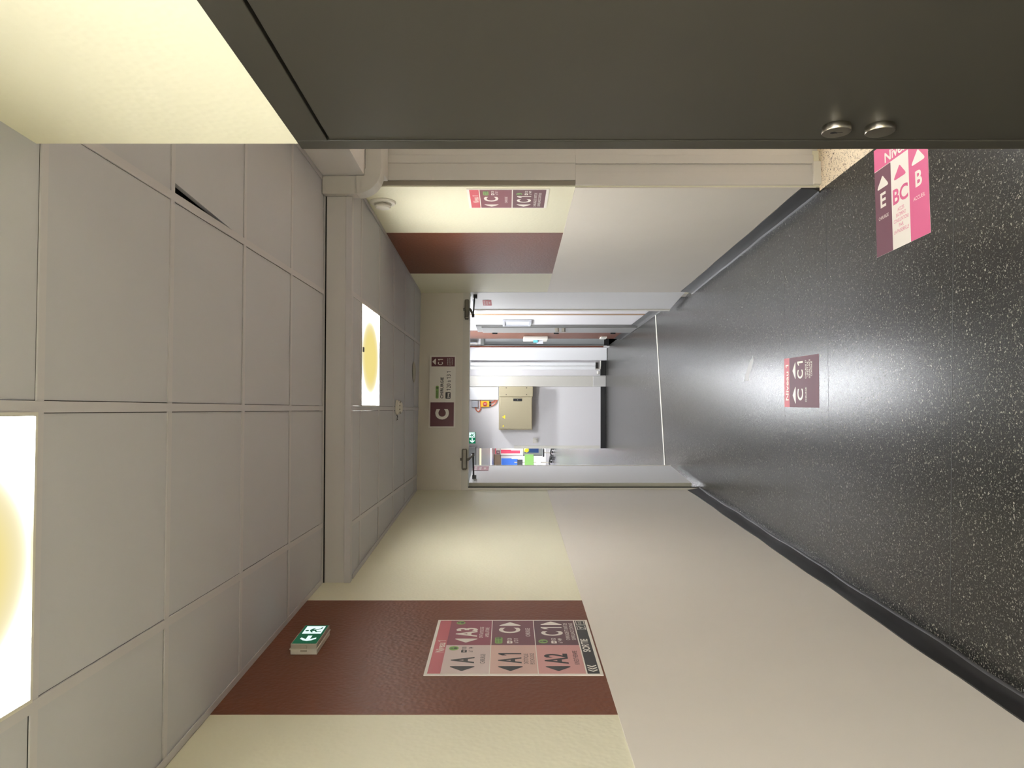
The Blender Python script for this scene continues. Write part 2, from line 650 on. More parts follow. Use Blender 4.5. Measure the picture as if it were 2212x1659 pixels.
panel_light(XS[1], XS[2], YN[17], YN[18], H1, 'led_warm', 'square ceiling light panel in the near ceiling, cut by the frame')
for row, wh_ in ((14, 'overhead of the viewer'), (11, 'a few steps behind the viewer'), (8, 'further behind the viewer'), (5, 'well behind the viewer'), (2, 'at the far end behind the viewer')):  # unseen panels added to lift and even out the corridor light
    panel_light(XS[1], XS[2], YN[row], YN[row + 1], H1, 'led_over_added' if row == 14 else 'led_warm_added', 'added unseen square light panel of the near ceiling ' + wh_)
panel_light(FX[2], FX[3], YF[1], YF[2], H2, 'led_warm_bright', 'square ceiling light panel in the lower ceiling, yellow overexposure painted in its middle')

# ------------------------------------------------------------------ corridor walls
def slab(a, b, z0, z1, t0, t1, name=None, m=None, parent=None, bm=None):
    """upright slab along a->b; t0,t1 offsets to the left of the direction"""
    own = bm is None
    bm = bm or B()
    box(bm, 0, (b - a).length, t0, t1, z0, z1, along(a, b))
    return obj(name, bm, m, parent) if own else bm


def Lp(d):
    return W2(wx(LW, d), d)


def Rp(d):
    return W2(wx(RW, d), d)


DADO_L, DADO_R = 1.345, 1.328
bm = slab(Lp(-9.3), Lp(6.86), 0, H1 + 0.05, 0, 0.12, bm=B())
wall_left = struct('wall_left', bm, 'cream_roughcast', 'long cream roughcast wall on the left of the corridor', 'wall')
slab(Lp(-9.3), Lp(6.83), 0.02, DADO_L, -0.006, 0.002, 'dado_panel', 'dado_grey', wall_left)['label'] = 'smooth grey-white lower wall panelling'
slab(Lp(on(LW, 1544)), Lp(on(LW, 1297.5)), DADO_L, H1, -0.0012, 0.002, 'painted_band', 'brown_paint', wall_left)['label'] = 'wide reddish brown painted band'

R0 = 4.176
bm = slab(Rp(R0), Rp(7.25), 0, H1 + 0.05, -0.2, 0, bm=B())
wall_right = struct('wall_right', bm, 'cream_roughcast', 'cream roughcast wall on the right beyond the side opening', 'wall')
slab(Rp(R0 + 0.002), Rp(7.12), 0.02, DADO_R, -0.002, 0.006, 'dado_panel', 'dado_grey', wall_right)['label'] = 'smooth grey-white lower wall panelling'
slab(Rp(on(RW, 503)), Rp(on(RW, 590.5)), DADO_R, H2, -0.002, 0.0012, 'painted_band', 'brown_paint', wall_right)['label'] = 'reddish brown painted band'


def skirting(name, a, b, sgn, h, label, wav=0.003):
    """coved vinyl skirting; sgn=+1 projects to the left of a->b"""
    prof = [(0.0, h), (0.005, h), (0.006, h * 0.45), (0.011, h * 0.24), (0.018, h * 0.08), (0.026, 0.004), (0.028, 0.0), (0.0, 0.0)]
    n = max(2, int((b - a).length / 0.09))
    bm = B()
    mx = along(a, b)
    L = (b - a).length
    rows = []
    ph = random.random() * 6
    for i in range(n + 1):
        s = L * i / n
        k = wav * (math.sin(s * 5.1 + ph) + 0.6 * math.sin(s * 11.7 + 2 * ph))
        rows.append([bm.verts.new(mx @ Vector((s, sgn * (p[0] + (k * 0.9 if 0 < p[0] and j > 1 and j < 7 else 0)), p[1] + (k * 0.8 if j < 2 else 0))))
                     for j, p in enumerate(prof)])
    m = len(prof)
    for r0, r1 in zip(rows, rows[1:]):
        for j in range(m):
            bm.faces.new((r0[j], r0[(j + 1) % m], r1[(j + 1) % m], r1[j]))
    bm.faces.new(rows[0]); bm.faces.new(rows[-1][::-1])
    o = obj(name, bm, 'black_vinyl', None, smooth=True)
    return tag(o, label, 'baseboard', kind='structure')


def off(line, e):
    return lambda d: W2(wx(line, d) + e, d)


skirting('baseboard_left', off(LW, 0.006)(-9.2), off(LW, 0.006)(6.80), -1, 0.1, 'black coved vinyl skirting along the left wall', 0.004)
skirting('baseboard_right', off(RW, -0.006)(R0), off(RW, -0.006)(7.08), 1, 0.1, 'black coved vinyl skirting along the right wall', 0.002)


def wall_angle(name, a, b, sgn, z, label, w=0.024):
    bm = B()
    L = (b - a).length
    s0, s1 = sorted((0.0, sgn * w))
    box(bm, 0, L, s0, s1, z - 0.002, z + 0.001, along(a, b))
    s0, s1 = sorted((0.0, sgn * 0.0016))
    box(bm, 0, L, s0, s1, z - 0.002, z + 0.02, along(a, b))
    return struct(name, bm, 'ceiling_rail', label, 'trim')


wall_angle('trim_1', Lp(-9.2), Lp(3.95), -1, H1 - 0.001, 'thin edge trim where the near ceiling meets the left wall')
wall_angle('trim_2', Lp(4.0), Lp(6.8), -1, H2 - 0.001, 'thin edge trim where the lower ceiling meets the left wall')
wall_angle('trim_3', Rp(4.18), Rp(7.1), 1, H2 - 0.001, 'thin edge trim where the lower ceiling meets the right wall')
hd = lambda d: W2(1.0923 - 0.058 * (d - 3.504), d)
wall_angle('trim_4', hd(1.6), hd(3.93), 1, H1 - 0.001, 'thin edge trim where the near ceiling meets the header')
bm = B()
box(bm, FX[0], FX[-1], 7.30, 7.31, H2 - 0.03, H2)

# bulkhead between the two ceilings
bm = B()
a, b = W2(-1.02, 3.93), W2(0.972, 3.985)
box(bm, 0, (b - a).length, 0.0, 0.035, H2 + 0.0, H1 + 0.02, along(a, b))
bk = struct('wall_bulkhead', bm, 'bulkhead_paint', 'shallow grey bulkhead stepping the ceiling down', 'bulkhead')
bm = B()
box(bm, 0, (b - a).length, -0.006, 0.04, H2 - 0.004, H2 + 0.028, along(a, b))
obj('edge_bead', bm, 'ceiling_rail', bk, 0.002)
bm = B()
box(bm, 0, (b - a).length, -0.003, 0.01, H1 - 0.012, H1 - 0.006, along(a, b))  # proud black strip stands in for the shaded gap below the ceiling
obj('black_gap_strip', bm, 'void_black', bk)

# end wall with the opening of the double door
EM = along(EA, EB)
EL = (EB - EA).length


def es(py):             # position along the end wall
    x, d = on_end(py)
    return (W2(x, d) - EA).dot((EB - EA).normalized())


HEAD0, HEAD1 = hz(1013, 7.03), hz(998.5, 7.03)
S0, S1 = es(1055), es(632)
bm = B()
box(bm, -0.10, EL + 0.10, 0, 0.14, HEAD1, H2 + 0.12, EM)
box(bm, -0.30, es(1066), 0.001, 0.14, 0, HEAD1, EM)
box(bm, EL - 0.002, EL + 0.25, 0.02, 0.14, 0, HEAD1, EM)
struct('wall_end', bm, 'lintel_paint', 'beige wall over the double door at the end of the corridor', 'wall')
bm = B()
box(bm, es(1066), S1 + 0.02, -0.012, 0.12, HEAD0, HEAD1, EM)
box(bm, es(1066), es(1053.6), -0.012, 0.13, 0, HEAD0, EM)
box(bm, S1, S1 + 0.028, -0.004, 0.12, 0, HEAD0, EM)
fr = struct('trim_5', bm, 'frame_paint', 'beige frame around the double door at the corridor end', 'door frame')

bm = B()
box(bm, es(1054), es(1051), 0.02, 0.13, 0.0, HEAD0, EM)  # black filler added to stop hall light leaking through the hinge gap
obj('black_gap_strip', bm, 'void_black', fr)

# near wall with the grey door, and the header of the side opening
Np = lambda d: W2(wx(ND, d), d)
NE = 1.554
bm = B()
box(bm, 0, (Np(NE) - Np(-9.3)).length, -0.72, 0, 0, H1 + 0.05, along(Np(-9.3), Np(NE)))
nw = struct('wall_near_right', bm, 'cream_roughcast', 'cream wall above the dark door close on the right', 'wall')
bm = B()
box(bm, 0, 0.01, -0.05, 0.0, 0, 1.33, along(Np(NE), Np(NE + 1)))
obj('corner_trim', bm, 'trunk_cream', nw, 0.002)

# grey door: frame + leaf in local coords x = distance back from the wall end, y = out of the wall
DM = along(Np(NE), Np(NE - 1))       # x runs towards the camera; left of that = +x side... the room is on the right (-y)
dtop = hz(650, NE) - 0.002
d1 = tag(bpy.data.objects.new('door_1', None), 'dark grey-green door standing close on the right of the picture', 'door', kind='structure')
C.objects.link(d1); d1.matrix_world = DM
gap_x = None


def nx(py):             # distance back from wall end for an image row
    d = on(ND, py)
    return (Np(NE) - Np(d)).length


FW = nx(291.5)
bm = B()
box(bm, 0.0, FW - 0.002, -0.0115, 0.0, 0, dtop, None)
box(bm, FW - 0.002, 1.15, -0.0115, 0.0, dtop - 0.062, dtop, None)
box(bm, 1.15, 1.20, -0.0115, 0.0, 0, dtop, None)
obj('door_frame', bm, 'door_grey', d1, 0.0015)
bm = B()
box(bm, FW - 0.002, 1.15, -0.001, 0.0, 0.0, dtop - 0.062, None)
obj('rebate', bm, 'void_black', d1)
bm = B()
box(bm, FW + 0.0018, 1.145, -0.0095, -0.0008, 0.006, dtop - 0.067, None)
leaf = obj('leaf', bm, 'door_grey', d1, 0.001)
for i, (px, py) in enumerate(((1806, 262), (1900, 262))):
    d = on(ND, py)
    zz = hz(px, d)
    mx = Matrix.Translation((nx(py), -0.0095, zz)) @ Matrix.Rotation(PI / 2, 4, 'X')
    bm = B()
    lathe(bm, [(0.0255, 0), (0.0265, 0.0015), (0.0265, 0.011), (0.0255, 0.0125), (0.0, 0.0125)], 48, mx)
    r = obj('lock_rosette', bm, 'brushed_steel', d1, smooth=True)
    if i == 0:
        r['label'] = 'round steel keyhole rosette, upper of the two'
        bm = B()
        ellipse(bm, 0, 0.006, 0.0055, 0.0055, 0.0128, 16)
        rect(bm, -0.0032, -0.011, 0.0032, 0.004, 0.0129)
        for v in bm.verts:
            v.co = mx @ v.co
        k = flat('keyhole', bm, 'black_plastic', r)
        bm = B()
        box(bm, -0.0012, 0.0012, -0.0105, -0.002, 0.0126, 0.0142, mx)
        obj('cylinder_lip', bm, 'brushed_steel', r)
    else:
        r['label'] = 'plain round steel rosette, lower of the two'

# side opening: block above (header), back wall, side wall
bm = B()
prism(bm, [tuple(p) for p in (hd(1.552), hd(4.2), W2(1.15, 4.25), W2(1.12, 6.5), W2(3.3, 6.5), W2(3.3, 1.552))], 2.43, H1 + 0.05)
struct('ceiling_alcove', bm, 'bulkhead_paint', 'low ceiling and header over the side opening on the right', 'ceiling')
AB = W2(1.072, 4.192), W2(3.3, 4.36)
bm = B()
box(bm, 0, 0.42, 0, 0.15, 0, 2.43, along(*AB))
wa = struct('wall_alcove_back', bm, 'frame_paint', 'pale pilaster facing the viewer at the end of the side opening', 'wall')
bm = B()
box(bm, 3.25, 3.35, 1.3, 6.4, 0, 2.43)
struct('wall_alcove_side', bm, 'hall_white', 'far side wall of the opening on the right', 'wall')
bm = B()
box(bm, 1.33, 3.3, 6.3, 6.4, 0, 2.43)
struct('wall_alcove_far', bm, 'hall_white', 'rear wall of the lit room behind the pilaster', 'wall')
AM = along(*AB)


def ax(py):
    k = kx(py)
    d0 = AB[0]; dd = (AB[1] - AB[0]).normalized()
    # camera-frame intersection
    dx = W2(1, 0); dz = W2(0, 1)
    p0x, p0z = d0.dot(dx), d0.dot(dz)
    vx, vz = dd.dot(dx), dd.dot(dz)
    return (k * p0z - p0x) / (vx - k * vz)


def board(y0, y1, z0, z1, t, m='trunk_cream'):
    bm = B()
    box(bm, max(0, ax(y0)), ax(y1), -t, 0.0, z0, z1, AM)
    return obj('cover_board', bm, m, wa, 0.002)


ZB = 0.035
board(403, 392.5, 1.328, 2.43, 0.021, 'edge_grey')
board(392.5, 356, 1.328, 2.43, 0.027)
board(356, 338.5, 1.328, 2.43, 0.030)
board(338.5, 285, 1.328, 2.43, 0.018)
board(403, 375.5, ZB, 1.328, 0.028)
board(375.5, 357.5, ZB, 1.328, 0.022)
board(357.5, 338.5, ZB, 1.328, 0.031)
board(338.5, 285, ZB, 1.328, 0.018)
bm = B()
box(bm, max(0, ax(403)), ax(354), -0.045, 0, 0.0, 0.042, AM)
obj('plinth_block', bm, 'plastic_white', wa, 0.003)
panel_light(1.7, 2.3, 4.38, 4.98, 2.418, 'led_alcove', 'square ceiling light inside the side opening, out of sight')

# close the space behind the viewer
bm = B()
box(bm, -2.0, 2.2, -9.4, -9.3, 0, H1 + 0.05)
struct('wall_back', bm, 'cream_smooth', 'wall closing the corridor behind the viewer', 'wall')

# cable trunking in the corner by the bulkhead
tr = thing('cable_trunking', 'beige cable trunking bending round the corner under the header', 'trunking', loc=W(1.03, 3.95, 2.34))


def rel(o, bm):
    inv = o.matrix_world.inverted() if o.matrix_world != Matrix() else Matrix.Translation(o.location).inverted()
    bmesh.ops.transform(bm, matrix=inv, verts=bm.verts)
    return bm


bpy.context.view_layer.update()
CM = Matrix(((CT, ST, 0, 0), (-ST, CT, 0, 0), (0, 0, 1, 0), (0, 0, 0, 1)))     # survey frame -> world
bm = B()
box(bm, 0.974, 1.066, 3.93, 4.03, 2.47, H1, CM)
obj('riser', rel(tr, bm), 'trunk_cream', tr, 0.003)
bm = B()
box(bm, 1.10, 1.9, 3.95, 4.17, 2.345, 2.4285, CM)
obj('cross_run', rel(tr, bm), 'trunk_cream', tr, 0.003)
bm = B()
n = 10
prof = []
for i in range(n + 1):          # outer bend
    t = PI / 2 * i / n
    prof.append((1.10 - 0.126 * math.cos(t), 2.47 - 0.127 * math.sin(t)))
prof += [(1.10, 2.4285), (1.066, 2.4285), (1.066, 2.47)]
lo = [bm.verts.new(CM @ Vector((p[0], 3.925, p[1]))) for p in prof]
hi = [bm.verts.new(CM @ Vector((p[0], 4.04, p[1]))) for p in prof]
bm.faces.new(lo); bm.faces.new(hi[::-1])
for i in range(len(prof)):
    j = (i + 1) % len(prof)
    bm.faces.new((lo[i], lo[j], hi[j], hi[i]))
obj('elbow', rel(tr, bm), 'trunk_cream', tr)

# ------------------------------------------------------------------ ceiling and wall fittings
d = on(RW, 436)
o3 = W(wx(RW, d), d, hz(827, d))
t = thing('air_valve', 'round cream air valve high on the right wall near the bulkhead', 'air valve', frame3(o3, -RDIR, UP))
bm = B()
lathe(bm, [(0.074, 0), (0.076, 0.004), (0.07, 0.012), (0.052, 0.014), (0.046, 0.006)], 40)
obj('rim', bm, 'plastic_white', t, smooth=True)
bm = B()
lathe(bm, [(0.018, 0.004), (0.018, 0.02), (0.044, 0.022), (0.046, 0.03), (0.04, 0.038), (0.0, 0.040)], 40)
obj('valve_disc', bm, 'plastic_white', t, smooth=True)
bm = B()
lathe(bm, [(0.045, 0.0025), (0.0, 0.003)], 32)
obj('throat', bm, 'dark_metal', t)

d = (H2 - HC) * F / (1097 - 856)
t = thing('smoke_detector', 'white smoke detector on the lower ceiling beside the light panel', 'smoke detector', frame3(W(kx(880) * d, d, H2), (1, 0, 0), (0, -1, 0)))
bm = B()
lathe(bm, [(0.054, 0), (0.054, 0.012), (0.05, 0.016)], 32)
obj('base', bm, 'plastic_white', t, smooth=True)
bm = B()
lathe(bm, [(0.046, 0.012), (0.046, 0.028), (0.04, 0.034), (0.03, 0.044), (0.0, 0.046)], 32)
hd_ = obj('sensor_head', bm, 'plastic_white', t, smooth=True)
bm = B()
for i in range(10):
    a_ = 2 * PI * i / 10
    mx = Matrix.Rotation(a_, 4, 'Z')
    box(bm, 0.030, 0.0462, -0.004, 0.004, 0.029, 0.0345, mx)
obj('vent_slot', bm, 'closer_grey', hd_)
bm = B()
tube(bm, [(-0.054, 0.0, 0.004), (-0.07, 0.004, 0.012), (-0.078, 0.0, 0.006), (-0.088, -0.004, 0.01), (-0.092, 0.0, 0.002)], 0.0025, 8)
obj('cable_end', bm, 'dark_metal', t)

d = (H2 - HC) * F / (1097 - 893.5)
t = thing('downlight', 'small round unlit downlight with chrome ring in the lower ceiling', 'downlight', frame3(W(kx(804) * d, d, H2), (1, 0, 0), (0, -1, 0)))
bm = B()
lathe(bm, [(0.088, 0.0), (0.09, 0.003), (0.086, 0.007), (0.078, 0.007), (0.07, 0.0022)], 40)
obj('ring', bm, 'brushed_steel', t, smooth=True)
bm = B()
lathe(bm, [(0.07, 0.0025), (0.035, 0.006), (0.0, 0.0065)], 32)
obj('reflector', bm, 'brushed_steel', t, smooth=True)

d = (H2 - HC) * F / (1097 - 784.5)
t = thing('ceiling_clip', 'tiny black clip on the ceiling rail in front of the light panel', 'clip', frame3(W(kx(755) * d, d, H2), (1, 0, 0), (0, -1, 0)))
bm = B()
box(bm, -0.014, 0.014, -0.012, 0.012, -0.001, 0.005)
obj('clip_body', bm, 'black_plastic', t, 0.001)

# ------------------------------------------------------------------ exit sign on the left brown band
def runner(bm, x, y, s, z):
    """running figure, s tall, heading left"""
    ellipse(bm, x - s * 0.10, y + s * 0.86, s * 0.10, s * 0.11, z, 14)
    poly(bm, [(x - s * 0.02, y + s * 0.72), (x - s * 0.20, y + s * 0.66), (x - s * 0.14, y + s * 0.40), (x + s * 0.08, y + s * 0.34), (x + s * 0.14, y + s * 0.64)][::-1], z)
    poly(bm, [(x - s * 0.16, y + s * 0.68), (x - s * 0.42, y + s * 0.54), (x - s * 0.38, y + s * 0.47), (x - s * 0.14, y + s * 0.57)], z)
    poly(bm, [(x + s * 0.10, y + s * 0.70), (x + s * 0.34, y + s * 0.52), (x + s * 0.29, y + s * 0.46), (x + s * 0.08, y + s * 0.58)][::-1], z)
    poly(bm, [(x - s * 0.12, y + s * 0.44), (x - s * 0.36, y + s * 0.30), (x - s * 0.26, y + s * 0.02), (x - s * 0.17, y + s * 0.04), (x - s * 0.22, y + s * 0.27), (x + s * 0.02, y + s * 0.38)], z)
    poly(bm, [(x + s * 0.08, y + s * 0.42), (x + s * 0.24, y + s * 0.16), (x + s * 0.46, y + s * 0.12), (x + s * 0.45, y + s * 0.04), (x + s * 0.20, y + s * 0.07), (x - s * 0.02, y + s * 0.36)][::-1], z)


def big_arrow(bm, x, y, s, z):
    """arrow to the left with curved barbs, s wide"""
    poly(bm, [(x + s * 0.5, y + s * 0.13), (x + s * 0.5, y - s * 0.13), (x - s * 0.1, y - s * 0.13), (x - s * 0.1, y + s * 0.13)][::-1], z)
    up_ = [(x - s * 0.42, y), (x - s * 0.32, y + s * 0.26), (x - s * 0.06, y + s * 0.5), (x + s * 0.16, y + s * 0.46), (x - s * 0.1, y + s * 0.13), (x - s * 0.1, y)]
    poly(bm, up_[::-1], z + 0.0001)
    poly(bm, [(a_, 2 * y - b_) for a_, b_ in up_], z + 0.0001)


d0, d1_ = 2.95, 3.165
zz0, zz1 = 2.428, 2.530
t = thing('exit_sign', 'lit green exit sign box on the brown band at upper left', 'exit sign', frame3(W(wx(LW, d0), d0, zz0), LDIR, UP))
w_, h_ = d1_ - d0, zz1 - zz0
bm = B()
box(bm, 0, w_, 0, h_, 0, 0.020)
obj('housing', bm, 'plastic_white', t, 0.002)
bm = B()
box(bm, -0.003, w_ + 0.003, -0.003, h_ + 0.003, 0.020, 0.024)
obj('rim', bm, 'plastic_white', t, 0.001)
bm = B()
box(bm, 0.0005, w_ - 0.0005, 0.0005, h_ - 0.0005, 0.024, 0.042)
cv = obj('cover', bm, 'plastic_clear', t, 0.002)
bm = B()
box(bm, -0.0025, 0.0015, h_ * 0.38, h_ * 0.62, 0.012, 0.036)
obj('catch', bm, 'plastic_clear', t, 0.001)
print_part(t, 'face', 'exit_green', lambda b_: rect(b_, 0.004, 0.004, w_ - 0.004, h_ - 0.004, 0.0424))
print_part(t, 'running_figure_field', 'exit_white', lambda b_: rect(b_, w_ * 0.52, h_ * 0.12, w_ * 0.93, h_ * 0.86, 0.0427, 0.003))
print_part(t, 'running_figure', 'exit_green', lambda b_: runner(b_, w_ * 0.715, h_ * 0.15, h_ * 0.68, 0.0430))
print_part(t, 'arrow', 'exit_white', lambda b_: big_arrow(b_, w_ * 0.27, h_ * 0.47, h_ * 0.62, 0.0428))

# ------------------------------------------------------------------ big directory board on the left wall
da, db = on(LW, 1460.8), on(LW, 1341)
SW = (W2(wx(LW, db), db) - W2(wx(LW, da), da)).length
SZ0, SZ1 = 1.352, 1.997
SH = SZ1 - SZ0
t = thing('directory_sign', 'large pink and plum direction board on the brown band of the left wall', 'sign', frame3(W(wx(LW, da), da, SZ0), LDIR, UP))
bm = B()
box(bm, 0, SW, 0, SH, 0, 0.004)
obj('board', bm, 'print_white', t)
mg = 0.012
Yv = lambda f: SH * (1 - f)
rows = [(0.091, 0.362), (0.367, 0.636), (0.641, 0.905)]
mid = SW * 0.492
Z1_, Z2_, Z3_ = 0.0044, 0.0048, 0.0051
o = print_part(t, 'header_band', 'print_header', lambda b_: rect(b_, mg, Yv(0.091), SW - mg, Yv(0.018), Z1_))
print_part(o, 'lettering', 'print_white', lambda b_: text(b_, 'Niveau 1', SW * 0.47, Yv(0.084), 0.033, Z2_, 0.012, SW * 0.21))


def icon(b1, b2, x, y, s, z, wide=False):
    if wide:
        rect(b1, x - s, y - s * 0.42, x + s, y + s * 0.42, z, s * 0.3)
        text(b2, 'SERVICE', x - s * 0.2, y + s * 0.06, s * 0.24, z + 0.0002, 0, s * 1.1)
        text(b2, 'OUVERT', x - s * 0.2, y - s * 0.28, s * 0.24, z + 0.0002, 0, s * 1.1)
        ellipse(b2, x + s * 0.7, y + s * 0.2, s * 0.13, s * 0.13, z + 0.0002, 10)
        rect(b2, x + s * 0.56, y - s * 0.28, x + s * 0.84, y + s * 0.04, z + 0.0002)
    else:
        ellipse(b1, x, y, s, s * 0.86, z, 24)
        ellipse(b2, x, y - s * 0.28, s * 0.34, s * 0.36, z + 0.0002, 12)
        rect(b2, x - s * 0.16, y + s * 0.12, x + s * 0.16, y + s * 0.62, z + 0.0002)


def cell(parent, x0, x1, f0, f1, m, ink, big, big_x, arrow, arrow_x, sub, ic=None, beds=None, big_h=0.088, sub_h=0.018, name='direction_field'):
    o = print_part(parent, name, m, lambda b_: rect(b_, x0, Yv(f1), x1, Yv(f0), Z1_))
    w = x1 - x0
    ym = (Yv(f0) + Yv(f1)) / 2
    hh = Yv(f0) - Yv(f1)

    def let(b_):
        text(b_, big, x0 + w * big_x, ym - 0.030, big_h, Z2_, 0.028, w * (0.22 if len(big) == 1 else 0.36))
        for i, s in enumerate(sub):
            text(b_, s, x0 + w * (0.5 if len(s) < 14 else 0.54), ym - 0.055 - 0.0235 * i if len(sub) > 1 else ym - 0.070, sub_h if len(sub) < 2 else 0.0155, Z2_, 0.0,
                 w * min(0.84, 0.030 * len(s) + 0.06))
        if beds:
            bx, by, l1, l2 = beds
            text(b_, l1, x0 + w * bx + 0.030, ym + by, 0.017, Z2_, 0.008, 0.030, 'l')
            text(b_, l2, x0 + w * bx + 0.004, ym + by - 0.026, 0.017, Z2_, 0.008, 0.052, 'l')
    print_part(o, 'lettering', ink, let)
    if arrow is not None:
        print_part(o, 'arrow', ink, lambda b_: tri(b_, x0 + w * arrow_x, ym + 0.012, 0.108, 0.046, arrow, Z2_, 0.007))
    if beds:
        bx, by, l1, l2 = beds

        def bedbox(b_):
            rect(b_, x0 + w * bx, ym + by - 0.003, x0 + w * bx + 0.026, ym + by + 0.019, Z2_, 0.004)
        p = print_part(o, 'bed_symbol', ink, bedbox)
        print_part(p if False else o, 'bed_outline', m, lambda b_: bed(b_, x0 + w * bx + 0.005, ym + by + 0.003, 0.016, Z3_))
    if ic:
        ix, iy, wide = ic
        b1, b2 = B(), B()
        icon(b1, b2, x0 + w * ix, ym + iy, 0.036 if wide else 0.022, Z2_, wide)
        flat('green_badge', b1, 'print_green', o)
        flat('badge_symbol', b2, 'print_black', o)
    return o


LEFT, RIGHT = PI / 2, -PI / 2
L0, L1, R0_, R1_ = mg, mid, mid, SW - mg
cell(t, L0, L1, *rows[0], 'print_pale', 'print_black', 'A', 0.45, LEFT, 0.16, ['CHIRURGIE'], (0.88, 0.055, False), (0.72, 0.006, '100', 'à 114'))
cell(t, L0, L1, *rows[1], 'print_salmon', 'print_black', 'A1', 0.52, LEFT, 0.16, ['DIÉTÉTIQUE', 'PSYCHOLOGIE'])
cell(t, L0, L1, *rows[2], 'print_pink', 'print_black', 'A2', 0.50, LEFT, 0.16, ['KINÉSITHÉRAPIE'])
cell(t, R0_, R1_, *rows[0], 'print_plum', 'print_white', 'A3', 0.50, LEFT, 0.17, ['OPHTALMOLOGIE', 'AMBULATOIRE'], (0.90, 0.045, False))
cell(t, R0_, R1_, *rows[1], 'print_plum_dark', 'print_white', 'C', 0.58, RIGHT, 0.85, ['CHIRURGIE'], (0.18, 0.058, True), (0.06, 0.006, '120', 'à 131'))
cell(t, R0_, R1_, *rows[2], 'print_plum_deep', 'print_white', 'C1', 0.54, RIGHT, 0.885, ['CHIRURGIE ET UNITÉ DE', 'SURVEILLANCE CONTINUE'], (0.14, 0.055, False), (0.06, 0.004, '132', 'à 149'))
o = print_part(t, 'exit_band', 'print_black', lambda b_: rect(b_, mg, Yv(0.982), SW - mg, Yv(0.913), Z1_))


def ex(b_):
    text(b_, 'SORTIE', SW * 0.49, Yv(0.966), 0.029, Z2_, 0.024, SW * 0.235)
    for i in range(3):
        x = mg + 0.016 + i * 0.021
        y0, y1 = Yv(0.974), Yv(0.921)
        ym = (y0 + y1) / 2
        poly(b_, [(x, ym), (x + 0.014, y0), (x + 0.024, y0), (x + 0.010, ym)], Z2_)
        poly(b_, [(x, ym), (x + 0.010, ym), (x + 0.024, y1), (x + 0.014, y1)], Z2_)
    for x0 in (SW - 0.125, SW - 0.066):
        ring(b_, x0, Yv(0.976), x0 + 0.050, Yv(0.920), 0.0025, Z2_)
    text(b_, 'ACCÈS', SW - 0.041, Yv(0.956), 0.013, Z2_, 0.0, 0.036)
    poly(b_, [(SW - 0.116, Yv(0.970)), (SW - 0.110, Yv(0.970)), (SW - 0.084, Yv(0.930)), (SW - 0.090, Yv(0.930))], Z2_)
    ellipse(b_, SW - 0.108, Yv(0.942), 0.005, 0.005, Z2_, 10)


print_part(o, 'lettering', 'print_white', ex)

# ------------------------------------------------------------------ small sign on the right wall
da, db = on(RW, 447.5), on(RW, 409.0)
w_ = (W2(wx(RW, db), db) - W2(wx(RW, da), da)).length
t = thing('wall_sign', 'narrow maroon ward sign on the cream right wall before the brown band', 'sign', frame3(W(wx(RW, da), da, 1.483), -RDIR, UP))
h_ = 0.425
bm = B()
box(bm, -0.012, w_ + 0.012, -0.016, h_ + 0.014, 0, 0.003)
obj('board', bm, 'print_white', t)


def small_cell(y0, y1, m, big, sub, wide, l1, l2):
    o = print_part(t, 'direction_field', m, lambda b_: rect(b_, 0, y0, w_, y1, 0.0034))
    ym = (y0 + y1) / 2

    def let(b_):
        text(b_, big, w_ * (0.50 if len(big) == 1 else 0.49), ym - 0.012, 0.080, 0.0038, 0.026, w_ * (0.26 if len(big) == 1 else 0.36))
        for i, s in enumerate(sub):
            text(b_, s, w_ * 0.46, y0 + 0.024 + 0.024 * (len(sub) - 1 - i), 0.015, 0.0038, 0, w_ * (0.34 if len(s) < 12 else 0.76))
        text(b_, l1, w_ * 0.83, ym + 0.010, 0.015, 0.0038, 0.006, w_ * 0.12, 'l')
        text(b_, l2, w_ * 0.74, ym - 0.012, 0.015, 0.0038, 0.006, w_ * 0.20, 'l')
    print_part(o, 'lettering', 'print_white', let)
    print_part(o, 'arrow', 'print_white', lambda b_: tri(b_, w_ * 0.13, ym + 0.028, 0.096, 0.044, LEFT, 0.0038, 0.006))
    print_part(o, 'bed_symbol', 'print_white', lambda b_: rect(b_, w_ * 0.72, ym + 0.008, w_ * 0.81, ym + 0.026, 0.0038, 0.003))
    print_part(o, 'bed_outline', 'print_maroon', lambda b_: bed(b_, w_ * 0.738, ym + 0.012, w_ * 0.055, 0.0040))
    b1, b2 = B(), B()
    icon(b1, b2, w_ * (0.82 if wide else 0.78), ym + 0.056, 0.036 if wide else 0.020, 0.0038, wide)
    flat('green_badge', b1, 'print_green', o)
    flat('badge_symbol', b2, 'print_black', o)


o = print_part(t, 'header_band', 'print_rose', lambda b_: rect(b_, 0, h_ - 0.052, w_, h_, 0.0034))
print_part(o, 'lettering', 'print_white', lambda b_: text(b_, 'Niveau 1', w_ * 0.5, h_ - 0.046, 0.032, 0.0038, 0.01, w_ * 0.40))
small_cell(0.190, h_ - 0.057, 'print_maroon_light', 'C', ['CHIRURGIE'], True, '120', 'à 131')
small_cell(0.0, 0.184, 'print_maroon', 'C1', ['CHIRURGIE ET UNITÉ DE', 'SURVEILLANCE CONTINUE'], False, '132', 'à 149')

